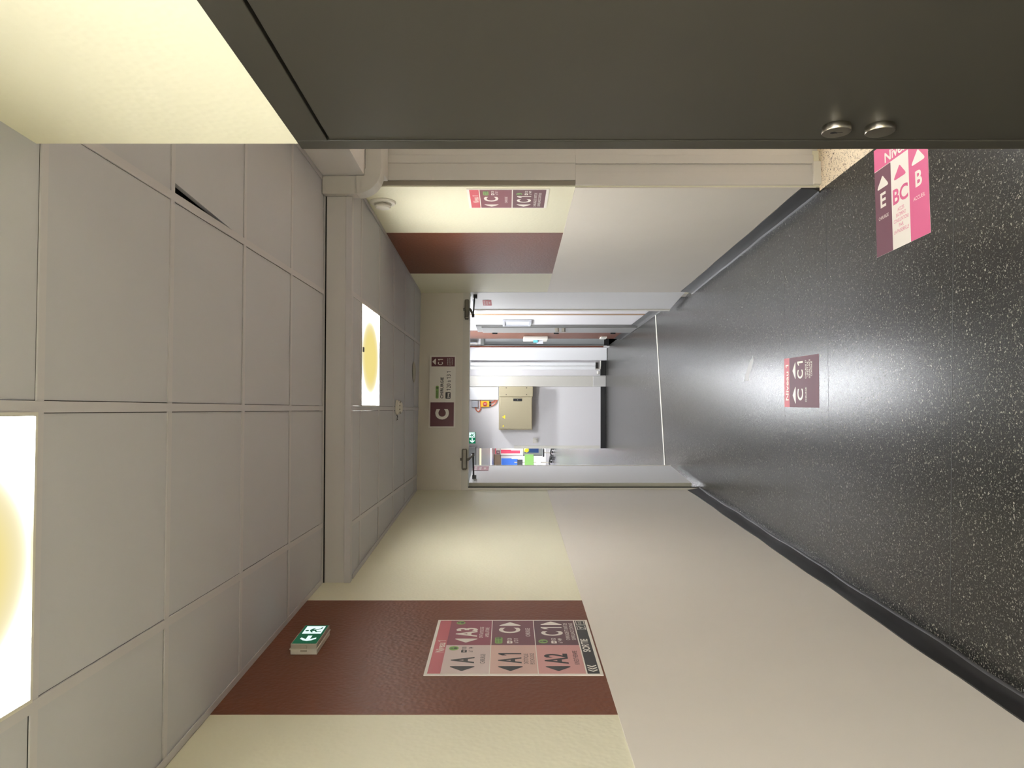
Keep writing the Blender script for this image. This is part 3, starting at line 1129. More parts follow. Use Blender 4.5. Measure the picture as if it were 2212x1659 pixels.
# ------------------------------------------------------------------ sign over the double door
x_, d_ = on_end(924)
zt, zb = hz(927.5, 7.02), hz(984.5, 7.02)
w_ = es(768.5) - es(924)
h_ = zt - zb
t = thing('lintel_sign', 'long white ward sign with large C above the double door', 'sign', frame3(W(x_, d_, zb), EDIR, UP))
bm = B()
box(bm, 0, w_, 0, h_, 0, 0.012)
obj('board', bm, 'print_white', t, 0.001)
z1, z2, z3 = 0.0125, 0.0129, 0.0132
o = print_part(t, 'letter_square', 'print_maroon', lambda b_: rect(b_, w_ * 0.016, h_ * 0.06, w_ * 0.345, h_ * 0.945, z1))
print_part(o, 'lettering', 'print_white', lambda b_: text(b_, 'C', w_ * 0.182, h_ * 0.25, h_ * 0.50, z2, 0.045, w_ * 0.145))


def mid_let(b_):
    text(b_, 'CHIRURGIE', w_ * 0.40, h_ * 0.465, h_ * 0.115, z1, 0.026, w_ * 0.295, 'l')
    text(b_, '120 à 131', w_ * 0.51, h_ * 0.195, h_ * 0.150, z1, 0.004, w_ * 0.265, 'l')
    rect(b_, w_ * 0.395, h_ * 0.190, w_ * 0.487, h_ * 0.385, z1, 0.008)


print_part(t, 'lettering', 'print_black', mid_let)
print_part(t, 'bed_symbol', 'print_white', lambda b_: bed(b_, w_ * 0.408, h_ * 0.215, w_ * 0.066, z2))
b1, b2 = B(), B()
rect(b1, w_ * 0.398, h_ * 0.645, w_ * 0.575, h_ * 0.755, z1, 0.010)
text(b2, 'SERVICE', w_ * 0.46, h_ * 0.71, h_ * 0.03, z2, 0, w_ * 0.09)
text(b2, 'OUVERT', w_ * 0.46, h_ * 0.66, h_ * 0.03, z2, 0, w_ * 0.09)
ellipse(b2, w_ * 0.545, h_ * 0.725, h_ * 0.02, h_ * 0.02, z2, 10)
rect(b2, w_ * 0.535, h_ * 0.66, w_ * 0.555, h_ * 0.70, z2)
flat('green_badge', b1, 'print_green', t)
flat('badge_symbol', b2, 'print_black', t)
o = print_part(t, 'side_field', 'print_maroon', lambda b_: rect(b_, w_ * 0.845, h_ * 0.05, w_ * 0.978, h_ * 0.935, z1))
print_part(o, 'arrow', 'print_white', lambda b_: tri(b_, w_ * 0.912, h_ * 0.835, w_ * 0.10, h_ * 0.14, 0, z2, 0.005))


def side_let(b_):
    text(b_, 'C1', w_ * 0.907, h_ * 0.50, h_ * 0.19, z2, 0.024, w_ * 0.085)
    for i, s in enumerate(('CHIRURGIE', 'ET UNITÉ DE', 'SURVEILLANCE', 'CONTINUE')):
        text(b_, s, w_ * 0.912, h_ * (0.305 - 0.062 * i), h_ * 0.032, z2, 0, w_ * (0.07 + 0.003 * len(s)))


print_part(o, 'lettering', 'print_white', side_let)

# ------------------------------------------------------------------ floor stickers
def fl(px, py):
    d = HC * F / (px - 1097)
    return W(kx(py) * d, d, 0.0)


p00, p10, p01 = fl(1770, 881), fl(1769, 764), fl(1695, 882)
w_, h_ = (p10 - p00).length, (p01 - p00).length
rt = (p10 - p00).normalized(); upv = (p01 - p00); upv = (upv - rt * upv.dot(rt)).normalized()
t = thing('floor_sticker', 'small mauve arrow sticker in the middle of the dark floor', 'floor sticker', frame3(p00, rt, upv))
bm = B()
box(bm, 0, w_, 0, h_, 0, 0.0006)
obj('sheet', bm, 'floor_mauve', t)
o = print_part(t, 'header_band', 'floor_rose', lambda b_: rect(b_, 0, h_ * 0.835, w_, h_, 0.0009))
print_part(o, 'lettering', 'floor_cream', lambda b_: text(b_, 'Niveau 1', w_ * 0.50, h_ * 0.865, h_ * 0.085, 0.0012, 0.014, w_ * 0.73))


def fa(b_):
    tri(b_, w_ * 0.24, h_ * 0.695, w_ * 0.38, h_ * 0.09, 0, 0.0009, 0.006)
    tri(b_, w_ * 0.73, h_ * 0.695, w_ * 0.38, h_ * 0.09, 0, 0.0009, 0.006)


print_part(t, 'arrow', 'floor_cream', fa)


def fb(b_):
    text(b_, 'C', w_ * 0.25, h_ * 0.435, h_ * 0.16, 0.0009, 0.02, w_ * 0.23)
    text(b_, 'C1', w_ * 0.735, h_ * 0.435, h_ * 0.16, 0.0009, 0.02, w_ * 0.34)
    text(b_, 'CHIRURGIE', w_ * 0.25, h_ * 0.335, h_ * 0.035, 0.0009, 0, w_ * 0.28)
    for i, s in enumerate(('CHIRURGIE ET', 'UNITÉ DE', 'SURVEILLANCE', 'CONTINUE')):
        text(b_, s, w_ * 0.74, h_ * (0.335 - 0.052 * i), h_ * 0.035, 0.0009, 0, w_ * (0.12 + 0.02 * len(s)))


print_part(t, 'lettering', 'floor_cream', fb)

p00 = fl(1895, 557); p10 = fl(2011, 502); p01 = fl(1889.6, 325.5)
w_ = (p10 - p00).length
rt = (p10 - p00).normalized(); upv = (p01 - p00); h_ = upv.length; upv = (upv - rt * upv.dot(rt)).normalized()
t = thing('floor_sticker', 'large pink, white and plum sticker on the floor at the side opening', 'floor sticker', frame3(p00, rt, upv))
bm = B()
box(bm, 0, w_, 0, h_, 0, 0.0006)
obj('sheet', bm, 'floor_white', t)
o = print_part(t, 'header_band', 'floor_pink', lambda b_: rect(b_, 0, h_ * 0.795, w_, h_, 0.0009))
print_part(o, 'lettering', 'floor_white', lambda b_: text(b_, 'Niveau 1', w_ * 0.53, h_ * 0.815, h_ * 0.09, 0.0012, 0.02, w_ * 0.62))
third = w_ * 0.336
for i, (m, ink, big, sub, ya, yb, ys) in enumerate((
        ('floor_plum', 'floor_white', 'E', ['CHIRURGIE'], 0.665, 0.430, 0.325),
        ('floor_white', 'floor_pink', 'BC', ['ACCÈS', 'BATIMENT', 'CONSULTATIONS', 'PAR', 'LA PASSERELLE'], 0.660, 0.390, 0.318),
        ('floor_pink', 'floor_white', 'B', ['ACCUEIL'], 0.685, 0.430, 0.325))):
    x0 = i * third - (0.003 if i == 2 else 0)
    x1 = w_ if i == 2 else x0 + third - 0.003
    o = print_part(t, 'direction_field', m, lambda b_: rect(b_, x0, 0, x1, h_ * (0.79 if i == 0 else 0.795), 0.0009))
    xm = (x0 + x1) / 2
    wc = x1 - x0
    print_part(o, 'arrow', ink, lambda b_: tri(b_, xm, h_ * ya, wc * 0.78, h_ * 0.115, 0, 0.0012, 0.009))

    def let(b_):
        text(b_, big, xm, h_ * yb, h_ * 0.135, 0.0012, 0.024, wc * (0.34 if len(big) == 1 else 0.86))
        for j, s in enumerate(sub):
            text(b_, s, xm, h_ * (ys - 0.047 * j), h_ * 0.030, 0.0012, 0.0, wc * (0.60 if len(s) in (7, 9) and len(sub) == 1 else 0.08 + 0.058 * len(s)))
    print_part(o, 'lettering', ink, let)

# ------------------------------------------------------------------ double door leaves
def leaf_door(name, x0, d0, x1, d1, t0, t1, label, sticker):
    """x0,d0 hinge; x1,d1 free edge; thickness offsets to the left of hinge->free"""
    a, b = W2(x0, d0), W2(x1, d1)
    r = tag(bpy.data.objects.new(name, None), label, 'door', kind='structure')
    C.objects.link(r); r.matrix_world = along(a, b)
    L = (b - a).length
    bm = B()
    box(bm, 0, L, t0, t1, 0.045, 2.045)
    obj('leaf', bm, 'white_laminate', r, 0.002)
    return r, L


# left leaf, opened into the hall
r, L = leaf_door('door_2', -0.886, 6.90, -0.826, 7.80, 0.001, 0.040, 'white left leaf of the double door, swung open into the hall', None)
bm = B(); box(bm, -0.002, 0.0, 0.002, 0.039, 0.045, 2.045); obj('hinge_edge', bm, 'leaf_edge', r)
bm = B(); box(bm, L, L + 0.003, 0.0, 0.04, 0.045, 2.045); box(bm, L - 0.014, L + 0.003, -0.003, 0.001, 0.045, 2.045); obj('edge_strip', bm, 'plastic_white', r)
for z in (0.25, 1.02, 1.90):
    bm = B()
    box(bm, -0.004, -0.002, 0.004, 0.05, z - 0.07, z + 0.07)
    for k in (-0.045, 0.0, 0.045):
        box(bm, -0.005, -0.004, 0.018, 0.022, z + k - 0.002, z + k + 0.002)
    obj('hinge_plate', bm, 'leaf_edge', r)
st = thing('door_sticker', 'small mauve notice sticker high on the left white door leaf', 'sticker', r.matrix_world @ frame3((0.60, -0.001, 1.885), (1, 0, 0), UP))
bm = B(); box(bm, 0, 0.24, 0, 0.16, 0, 0.001); obj('sheet', bm, 'sticker_mauve', st)
print_part(st, 'lettering', 'print_white', lambda b_: [text(b_, s, 0.12, y, 0.022, 0.0014, 0.006, w) for s, y, w in
                                                      (('PORTE COUPE-FEU', 0.115, 0.19), ('MAINTENIR', 0.07, 0.14), ('FERMÉE', 0.025, 0.10))])

# right leaf
r2, L2 = leaf_door('door_3', 0.852, 7.15, 0.752, 7.86, -0.040, -0.001, 'white right leaf of the double door, swung open into the hall', None)
bm = B(); box(bm, L2 - 0.05, L2 + 0.003, -0.001, 0.006, 0.045, 2.045); box(bm, L2, L2 + 0.003, -0.04, 0.0, 0.045, 2.045); obj('edge_strip', bm, 'plastic_white', r2)
p = r2.matrix_world
st = thing('door_sticker', 'small red notice sticker high on the right white door leaf', 'sticker', p @ frame3((0.50, 0.001, 1.855), (-1, 0, 0), UP))
bm = B(); box(bm, 0, 0.21, 0, 0.085, 0, 0.001); obj('sheet', bm, 'sticker_red', st)
print_part(st, 'lettering', 'print_white', lambda b_: [text(b_, s, 0.105, y, 0.014, 0.0014, 0.006, w) for s, y, w in
                                                      (('PORTE COUPE-FEU', 0.062, 0.17), ('MAINTENIR', 0.037, 0.13), ('FERMÉE', 0.012, 0.10))])


def closer(ya, yb, xa, xb, shoe, elbow, label):
    """ya,yb image rows of the body ends; elbow and shoe are (x,depth,z)"""
    s0, s1 = sorted((es(ya), es(yb)))
    sm_ = (s0 + s1) / 2
    z1, z0 = hz(xa, 6.98), hz(xb, 6.98)
    mx = EM @ Matrix.Translation((sm_, -0.012, (z0 + z1) / 2))
    t = thing('door_closer', label, 'door closer', mx, group='door closers over the double door')
    hw, hh = (s1 - s0) / 2, (z1 - z0) / 2
    bm = B()
    box(bm, -hw, hw, -0.05, 0, -hh, hh)
    obj('body', bm, 'closer_grey', t, 0.012, seg=3)
    bm = B()
    for x in (-hw, hw):
        for k in (-0.5, 0.5):
            lathe(bm, [(0.005, 0), (0.005, 0.003), (0, 0.003)], 10,
                  Matrix.Translation((x * 0.995, -0.025, k * hh)) @ Matrix.Rotation(PI / 2 if x > 0 else -PI / 2, 4, 'Y'))
    obj('end_screw', bm, 'dark_metal', t)
    bm = B()
    lathe(bm, [(0.011, -hh - 0.016), (0.013, -hh), (0.013, hh), (0.012, hh + 0.014), (0, hh + 0.014)], 20, Matrix.Translation((0, -0.025, 0)))
    obj('spindle', bm, 'closer_grey', t, smooth=True)
    inv = mx.inverted()
    e = inv @ Vector(elbow); sh = inv @ Vector(shoe)
    s_ = Vector((0, -0.025, -hh - 0.014))
    bm = B()
    tube(bm, [s_, (e + s_) / 2 + Vector((0, -0.004, 0)), e], 0.011, 10)
    obj('short_arm', bm, 'closer_grey', t, smooth=True)
    bm = B()
    tube(bm, [e, (e + sh) / 2, sh], 0.008, 10)
    box(bm, e.x - 0.014, e.x + 0.014, e.y - 0.014, e.y + 0.014, e.z - 0.012, e.z + 0.012)
    obj('long_arm', bm, 'dark_metal', t)
    bm = B()
    box(bm, sh.x - 0.02, sh.x + 0.02, sh.y - 0.018, sh.y + 0.018, sh.z - 0.025, sh.z + 0.012)
    obj('shoe', bm, 'black_plastic', t, 0.003)


closer(971, 1015, 999, 1010.5, W(-0.862, 7.10, hz(1023, 7.1)), W(kx(982) * 6.97, 6.97, hz(1022, 6.97)), 'grey door closer on the frame above the left leaf')
closer(650, 692, 1002, 1011.5, W(0.825, 7.24, hz(1025, 7.22)), W(kx(682) * 7.06, 7.06, hz(1022, 7.06)), 'grey door closer on the frame above the right leaf')

# ------------------------------------------------------------------ hall beyond the double door
FWD = 13.35
bm = B()
prism(bm, [tuple(p) for p in (W2(-4.4, 6.9), W2(-1.25, 6.95), W2(-1.2, 7.02), W2(0.9, 7.38), W2(0.9, 13.6), W2(-4.4, 13.6))], H2, H2 + 0.1)
struct('ceiling_hall', bm, 'ceiling_tile', 'ceiling of the bright hall past the double door', 'ceiling')
Hp = lambda d, e=0.0: W2(wx(HR, d) + e, d)
bm = B()
slab(Hp(7.5), Hp(11.6), 0, H2, -0.15, 0, bm=bm)
wh = struct('wall_hall_right', bm, 'hall_white', 'white wall on the right of the bright hall', 'wall')
slab(Hp(on(HR, 714)), Hp(on(HR, 731)), 0.02, H2, -0.002, 0.004, 'painted_band', 'brown_paint', wh)['label'] = 'reddish brown painted band'
slab(Hp(on(HR, 680.6)), Hp(on(HR, 678)), 0.1, H2, -0.002, 0.03, 'wood_strip', 'wood_edge', wh)['label'] = 'thin varnished wood edge'
skirting('baseboard_hall_right', Hp(7.6, -0.002), Hp(11.58, -0.002), 1, 0.1, 'dark skirting along the right of the hall', 0.001)

# grey side door in that wall
da, db = on(HR, 701.5), on(HR, 714)
t = tag(bpy.data.objects.new('door_4', None), 'narrow mid-grey side door in the right wall of the hall', 'door', kind='structure')
C.objects.link(t); t.matrix_world = along(Hp(da), Hp(db))
L = (Hp(db) - Hp(da)).length
zt = hz(1028, da)
bm = B()
box(bm, 0, L, 0.0, 0.02, 0, zt)
obj('door_frame', bm, 'door_mid_grey', t, 0.003)
bm = B()
box(bm, 0.05, L - 0.01, 0.02, 0.034, 0.01, zt - 0.07)
obj('leaf', bm, 'door_mid_grey', t, 0.003)
for px in (1203, 1217):
    bm = B()
    lathe(bm, [(0.026, 0), (0.026, 0.045), (0.03, 0.05), (0, 0.05)], 16, Matrix.Translation((0.1, 0.034, hz(px, 10.05))) @ Matrix.Rotation(-PI / 2, 4, 'X'))
    obj('knob', bm, 'brushed_steel', t, smooth=True)
for px in (1069, 1202, 1325):
    bm = B()
    z = hz(px, 10.5)
    box(bm, L - 0.03, L + 0.005, 0.02, 0.05, z - 0.035, z + 0.035)
    obj('hinge', bm, 'black_plastic', t, 0.003)
# framed plan
da, db = on(HR, 690), on(HR, 700.5)
t = thing('framed_plan', 'white framed evacuation plan beside the grey side door', 'picture', frame3(W(wx(HR, da) - 0.004, da, hz(1145, da)), (Hp(db) - Hp(da)).to_3d(), UP))
t.matrix_world = frame3(Vector((*Hp(db, -0.003), hz(1146, db))), (Hp(da) - Hp(db)).to_3d(), UP)
w_ = (Hp(da) - Hp(db)).length; h_ = hz(1086, db) - hz(1146, db)
bm = B()
for q in ((0, w_, 0, 0.03), (0, w_, h_ - 0.03, h_), (0, 0.03, 0.03, h_ - 0.03), (w_ - 0.03, w_, 0.03, h_ - 0.03)):
    box(bm, *q, 0, 0.025)
obj('frame', bm, 'grey_plastic', t, 0.003)
bm = B()
box(bm, 0.03, w_ - 0.03, 0.03, h_ - 0.03, 0, 0.008)
obj('plan_sheet', bm, 'paper', t)


def plan(b_):
    for k in range(6):
        y = h_ * (0.14 + 0.09 * k)
        rect(b_, w_ * 0.2, y, w_ * (0.5 + 0.06 * k), y + 0.004, 0.0085)
    for k in range(5):
        x = w_ * (0.24 + 0.12 * k)
        rect(b_, x, h_ * 0.14, x + 0.004, h_ * 0.6, 0.0086)
    ring(b_, w_ * 0.3, h_ * 0.82, w_ * 0.6, h_ * 0.88, 0.005, 0.0085)


print_part(t, 'plan_drawing', 'grey_plastic', plan)

# paper tray on the brown band, sheet hanging out of it
dm = on(HR, 729)
t = thing('paper_tray', 'slim white wall tray on the brown band of the hall with papers hanging out', 'tray', loc=Vector((*Hp(dm), hz(1182, dm))))
bpy.context.view_layer.update()
bm = B()
a, b = Hp(dm - 0.25, -0.005), Hp(dm + 0.12, -0.005)
Ht = hz(1130, dm) - hz(1182, dm)
box(bm, 0, (b - a).length, 0.0, 0.045, 0.0, Ht, along(a, b) @ Matrix.Translation((0, 0, hz(1182, dm))))
obj('holder', rel(t, bm), 'plastic_white', t, 0.01)
bm = B()
c0 = W2(kx(731) * 11.4, 11.4); c1 = W2(kx(743) * 11.4, 11.4)
box(bm, 0, (c1 - c0).length, -0.001, 0.001, hz(1173, 11.4), hz(1159, 11.4), along(c0, c1))
obj('sheet', rel(t, bm), 'paper', t)
bm = B()
c0 = W2(kx(735) * 11.38, 11.38); c1 = W2(kx(740) * 11.38, 11.38)
box(bm, 0, (c1 - c0).length, -0.012, 0.012, hz(1162, 11.38), hz(1152, 11.38), along(c0, c1))
obj('pump_bottle', rel(t, bm), 'cyan_plastic', t, 0.004)
dm2 = on(HR, 727.5)
t = thing('wall_socket', 'small white wall socket low on the brown band of the hall', 'socket', frame3(Vector((*Hp(dm2, -0.004), hz(1303, dm2))), (Hp(11) - Hp(12)).to_3d(), UP))
bm = B(); box(bm, -0.1, 0.1, -0.045, 0.045, 0, 0.025); obj('plate', bm, 'plastic_white', t, 0.006)
bm = B(); lathe(bm, [(0.02, 0.0255), (0, 0.0256)], 16); obj('outlet', bm, 'grey_plastic', t)


# end of the hall, square to the view
def cb(x0, x1, d0, d1, z0, z1, bm=None):
    bm = bm or B()
    box(bm, x0, x1, d0, d1, z0, z1, CM)
    return bm


def cx(py, d):
    return kx(py) * d


# grey recessed double door at the right
D5 = 12.85
t = tag(bpy.data.objects.new('door_5', None), 'pale grey door recessed at the right end of the hall', 'door', kind='structure')
C.objects.link(t); t.location = W(cx(739, D5), D5, 0)
bpy.context.view_layer.update()
obj('leaf', rel(t, cb(cx(745.5, D5), cx(712, D5), D5, D5 + 0.05, hz(1305, D5), hz(1044, D5))), 'hall_grey', t, 0.003)
obj('door_frame', rel(t, cb(cx(747.5, D5), cx(745.5, D5), D5 - 0.04, D5 + 0.05, hz(1310, D5), hz(1044, D5))), 'door_mid_grey', t, 0.003)
obj('top_bar', rel(t, cb(cx(747.5, D5), cx(712, D5), D5 - 0.02, D5 + 0.05, hz(1046, D5), hz(1038, D5))), 'door_mid_grey', t, 0.003)
obj('kick_gap', rel(t, cb(cx(747, D5), cx(712, D5), D5 + 0.01, D5 + 0.05, 0.0, hz(1305, D5))), 'black_vinyl', t)
bm = cb(cx(750, D5), cx(705, D5), D5 - 0.01, D5 + 0.12, hz(1038, D5), H2)
cb(cx(750.5, D5), cx(747.5, D5), D5 - 0.03, D5 + 0.3, 0, H2, bm)
w5 = struct('wall_hall_recess', bm, 'hall_white', 'white wall around the recessed grey door in the hall', 'wall')
obj('painted_band', cb(cx(750.5, D5), cx(747.6, D5), D5 - 0.032, D5 - 0.029, 0.1, H2), 'brown_paint', w5)
t = thing('emergency_lamp', 'small grey rectangular lamp above the recessed grey door', 'lamp', loc=W(cx(740.5, D5), D5 - 0.05, hz(1030, D5)))
bpy.context.view_layer.update()
obj('housing', rel(t, cb(cx(743.5, D5), cx(737.5, D5), D5 - 0.05, D5 - 0.01, hz(1031, D5), hz(1014, D5))), 'plastic_white', t, 0.004)
obj('lens', rel(t, cb(cx(742, D5), cx(739, D5), D5 - 0.06, D5 - 0.05, hz(1029, D5), hz(1016, D5))), 'grey_plastic', t, 0.003)

# far wall with the cabinet
bm = cb(cx(968.5, FWD), cx(745, FWD), FWD, FWD + 0.2, 0, H2 + 0.05)
cb(-4.4, cx(968.5, FWD), FWD, FWD + 0.2, hz(1027, FWD), H2 + 0.05, bm)
cb(-4.4, -2.5, FWD, FWD + 0.2, 0, hz(1027, FWD), bm)
wf = struct('wall_far', bm, 'hall_white', 'bright white wall at the end of the hall carrying the beige cabinet', 'wall')
obj('corner_guard', cb(cx(968.8, FWD), cx(962.5, FWD), FWD - 0.006, FWD + 0.2, 0.1, hz(1110, FWD)), 'plastic_white', wf, 0.002)
bm = cb(cx(968.5, FWD), cx(835, FWD), FWD - 0.008, FWD, 0, 0.085)
cb(cx(811, FWD), cx(778, FWD), FWD - 0.008, FWD, 0, 0.09, bm)
tag(obj('baseboard_far', bm, 'black_vinyl', None, 0.003), 'dark skirting under the beige cabinet wall', 'baseboard', kind='structure')
# white column
DC = 13.1
bm = cb(cx(778, DC), cx(750, DC), DC, FWD, hz(1311, DC), H2)
struct('wall_column', bm, 'white_laminate', 'plain white pillar face in the hall beside the radiator', 'column', 0.004)
# boxed column
DB = 13.28
bm = cb(cx(835, DB), cx(812, DB), DB, FWD, hz(1282, DB), H2)
bx = struct('wall_pipe_casing', bm, 'frame_paint', 'cream boxed pipe casing between the radiator and the cabinet', 'casing', 0.004)
obj('casing_foot', cb(cx(835, DB), cx(812, DB), DB - 0.008, FWD, 0.0, hz(1281, DB)), 'trunk_cream', bx, 0.006)

# tall radiator
DR = 13.22
t = thing('radiator', 'tall white vertical radiator between the white pillar and the pipe casing', 'radiator', loc=W(cx(791, DR), DR, 0.0))
bpy.context.view_layer.update()
zb_, zt_ = hz(1287, DR), hz(1016, DR)
for (ya, yb) in ((790, 782.3), (799, 790.7)):
    obj('panel', rel(t, cb(cx(ya, DR), cx(yb, DR), DR, DR + 0.06, zb_, zt_)), 'white_laminate', t, 0.008)
bm = B()
pts = [W(cx(797, DR), DR + 0.03, zb_ + 0.02), W(cx(797, DR), DR + 0.03, zb_ - 0.05), W(cx(797, DR), DR + 0.03, zb_ - 0.08), W(cx(788, DR), DR + 0.03, zb_ - 0.085), W(cx(779, DR), DR + 0.03, zb_ - 0.085)]
tube(bm, pts, 0.012, 10)
obj('pipe', rel(t, bm), 'plastic_white', t, smooth=True)
bm = B()
for k in range(6):
    xx = cx(784 + 2 * k, DR)
    box(bm, xx - 0.003, xx + 0.003, DR + 0.01, DR + 0.05, zb_ - 0.045, zb_ + 0.005, CM)
box(bm, cx(796, DR), cx(783, DR), DR + 0.012, DR + 0.02, zb_ - 0.045, zb_ + 0.002, CM)
obj('grille', rel(t, bm), 'dark_metal', t)
bm = B()
lathe(bm, [(0.022, 0), (0.024, 0.01), (0.024, 0.05), (0.018, 0.055), (0, 0.055)], 20, Matrix.Translation(W(cx(801.5, DR), DR + 0.03, zb_ - 0.045)) @ Matrix.Rotation(-PI / 2, 4, 'Y'))
obj('valve_head', rel(t, bm), 'plastic_white', t, smooth=True)

# electrical cabinet
DK = 13.12
t = thing('electrical_cabinet', 'beige steel electrical cabinet on the far white wall', 'cabinet', frame3(W(cx(928.5, DK), DK, hz(1150, DK)), W(1, 0) , UP))
sc_ = DK / F
kw, kh = (928.5 - 857) * sc_, (1150 - 1077.5) * sc_
dep = FWD - DK
bm = B()
box(bm, 0, kw, 0, kh, -dep, -0.012)
obj('housing', bm, 'cabinet_beige', t, 0.006)
bm = B()
box(bm, 0.014, kw - 0.004, 0.006, kh - 0.022, -0.012, 0.006)
dr = obj('door', bm, 'cabinet_beige', t, 0.008)
bm = B()
box(bm, kw - 0.075, kw - 0.032, kh * 0.31, kh * 0.57, 0.006, 0.016)
hn = obj('handle', bm, 'black_plastic', dr, 0.008)
bm = B()
lathe(bm, [(0.008, 0.016), (0.008, 0.018), (0, 0.018)], 14, Matrix.Translation((kw - 0.053, kh * 0.44, 0)))
obj('lock', bm, 'brushed_steel', hn)
for (x, y, s, ang) in ((kw * 0.39, kh * 0.86, 0.068, 0), (kw * 0.115, kh * 0.875, 0.036, 0)):
    print_part(dr, 'warning_sticker', 'yellow_sticker', lambda b_: tri(b_, x, y, s, s * 0.86, 0, 0.0066, 0.003))
    print_part(dr, 'warning_bolt', 'print_black', lambda b_: (poly(b_, [(x + s * .04, y + s * .16), (x - s * .09, y - s * .10), (x - s * .01, y - s * .10)][::1], 0.0070),
                                                             poly(b_, [(x + s * .0, y - s * .02), (x + s * .09, y - s * .02), (x - s * .03, y - s * .30)][::-1], 0.0070)))
cw = (857 - 834.5) * sc_
bm = B()
box(bm, kw, kw + cw, -0.012, kh - 0.002, -dep, 0.0)
sd = obj('side_channel', bm, 'cabinet_beige', t, 0.008)
bm = B()
for fx in (0.2, 0.85):
    for fy in (0.17, 0.78):
        lathe(bm, [(0.008, 0), (0.008, 0.002), (0, 0.003)], 12, Matrix.Translation((kw + cw * fx, kh * fy, 0)))
obj('screw', bm, 'dark_metal', sd)

# white duct above the cabinet
t = thing('cable_duct', 'white cable duct rising from the top of the beige cabinet', 'duct', loc=W(cx(850, FWD), FWD, hz(1076, FWD)))
bpy.context.view_layer.update()
obj('cover', rel(t, cb(cx(863.5, FWD), cx(836, FWD), FWD - 0.07, FWD, hz(1077, FWD), H2)), 'white_laminate', t, 0.004)
obj('base_channel', rel(t, cb(cx(865, FWD), cx(835.5, FWD), FWD - 0.02, FWD, hz(1077, FWD), H2)), 'plastic_white', t, 0.002)

# junction box, rotary isolator, cables
DJ = FWD
t = thing('junction_box', 'small grey junction box on the far wall above the yellow switch', 'junction box', loc=W(cx(872, DJ), DJ, hz(1033, DJ)))
bpy.context.view_layer.update()
obj('housing', rel(t, cb(cx(879.5, DJ), cx(866, DJ), DJ - 0.05, DJ, hz(1033, DJ), hz(1019, DJ))), 'grey_plastic', t, 0.004)
obj('lid', rel(t, cb(cx(879, DJ), cx(866.5, DJ), DJ - 0.056, DJ - 0.05, hz(1032.5, DJ), hz(1019.5, DJ))), 'grey_plastic', t, 0.003)
t = thing('isolator_switch', 'yellow rotary isolator switch with a red knob on the far wall', 'switch', frame3(W(cx(879, DJ), DJ, hz(1057, DJ)), W(1, 0), UP))
sj = DJ / F
w_, h_ = 13 * sj, 18 * sj
bm = B(); box(bm, 0, w_, 0, h_, 0, 0.05); obj('housing', bm, 'yellow_plastic', t, 0.005)
bm = B(); lathe(bm, [(0.036, 0.05), (0.036, 0.066), (0.032, 0.07), (0, 0.07)], 28, Matrix.Translation((w_ * 0.5, h_ * 0.5, 0))); k = obj('knob', bm, 'red_plastic', t, smooth=True)
bm = B(); box(bm, w_ * 0.5 - 0.007, w_ * 0.5 + 0.007, h_ * 0.5 - 0.025, h_ * 0.5 + 0.025, 0.07, 0.084); obj('grip', bm, 'print_white', k, 0.003)
bm = B()
for x in (0.28, 0.72):
    lathe(bm, [(0.013, -0.035), (0.016, -0.02), (0.016, 0.0)], 16, Matrix.Translation((w_ * x, 0, 0.025)) @ Matrix.Rotation(-PI / 2, 4, 'X'))
obj('cable_gland', bm, 'dark_metal', t)


def cable(pts, label):
    bm = B()
    P = [W(cx(py, DJ), DJ - 0.025, hz(px, DJ)) for px, py in pts]
    q = []
    for i in range(len(P) - 1):
        p0 = P[max(i - 1, 0)]; p1 = P[i]; p2 = P[i + 1]; p3 = P[min(i + 2, len(P) - 1)]
        for s in range(6):
            u = s / 6
            q.append(0.5 * ((2 * p1) + (p2 - p0) * u + (2 * p0 - 5 * p1 + 4 * p2 - p3) * u * u + (3 * p1 - p0 - 3 * p2 + p3) * u ** 3))
    q.append(P[-1])
    tube(bm, q, 0.009, 8)
    tag(obj('cable', bm, 'orange_cable', None, smooth=True), label, 'cable', 'orange cables around the isolator switch')


cable([(1027, 880), (1029, 886), (1034, 889), (1038, 884), (1038.5, 878), (1038, 868), (1037.5, 864)], 'orange cable looping from the grey junction box to the duct')
cable([(1061, 869.5), (1066, 868), (1070, 864)], 'short orange cable, inner of the two leaving the yellow switch')
cable([(1061, 877), (1067, 874), (1072, 868), (1073.5, 864)], 'short orange cable, outer of the two leaving the yellow switch')

# light switch
t = thing('light_switch', 'white square light switch low right of the exit sign on the far wall', 'switch', frame3(W(cx(957, DJ), DJ, hz(1162, DJ)), W(1, 0), UP))
bm = B(); box(bm, 0, 11 * sj, 0, 11 * sj, 0, 0.022); obj('plate', bm, 'plastic_white', t, 0.004)
bm = B(); box(bm, 2.6 * sj, 8.4 * sj, 2.6 * sj, 8.4 * sj, 0.022, 0.045); obj('rocker', bm, 'plastic_white', t, 0.003)

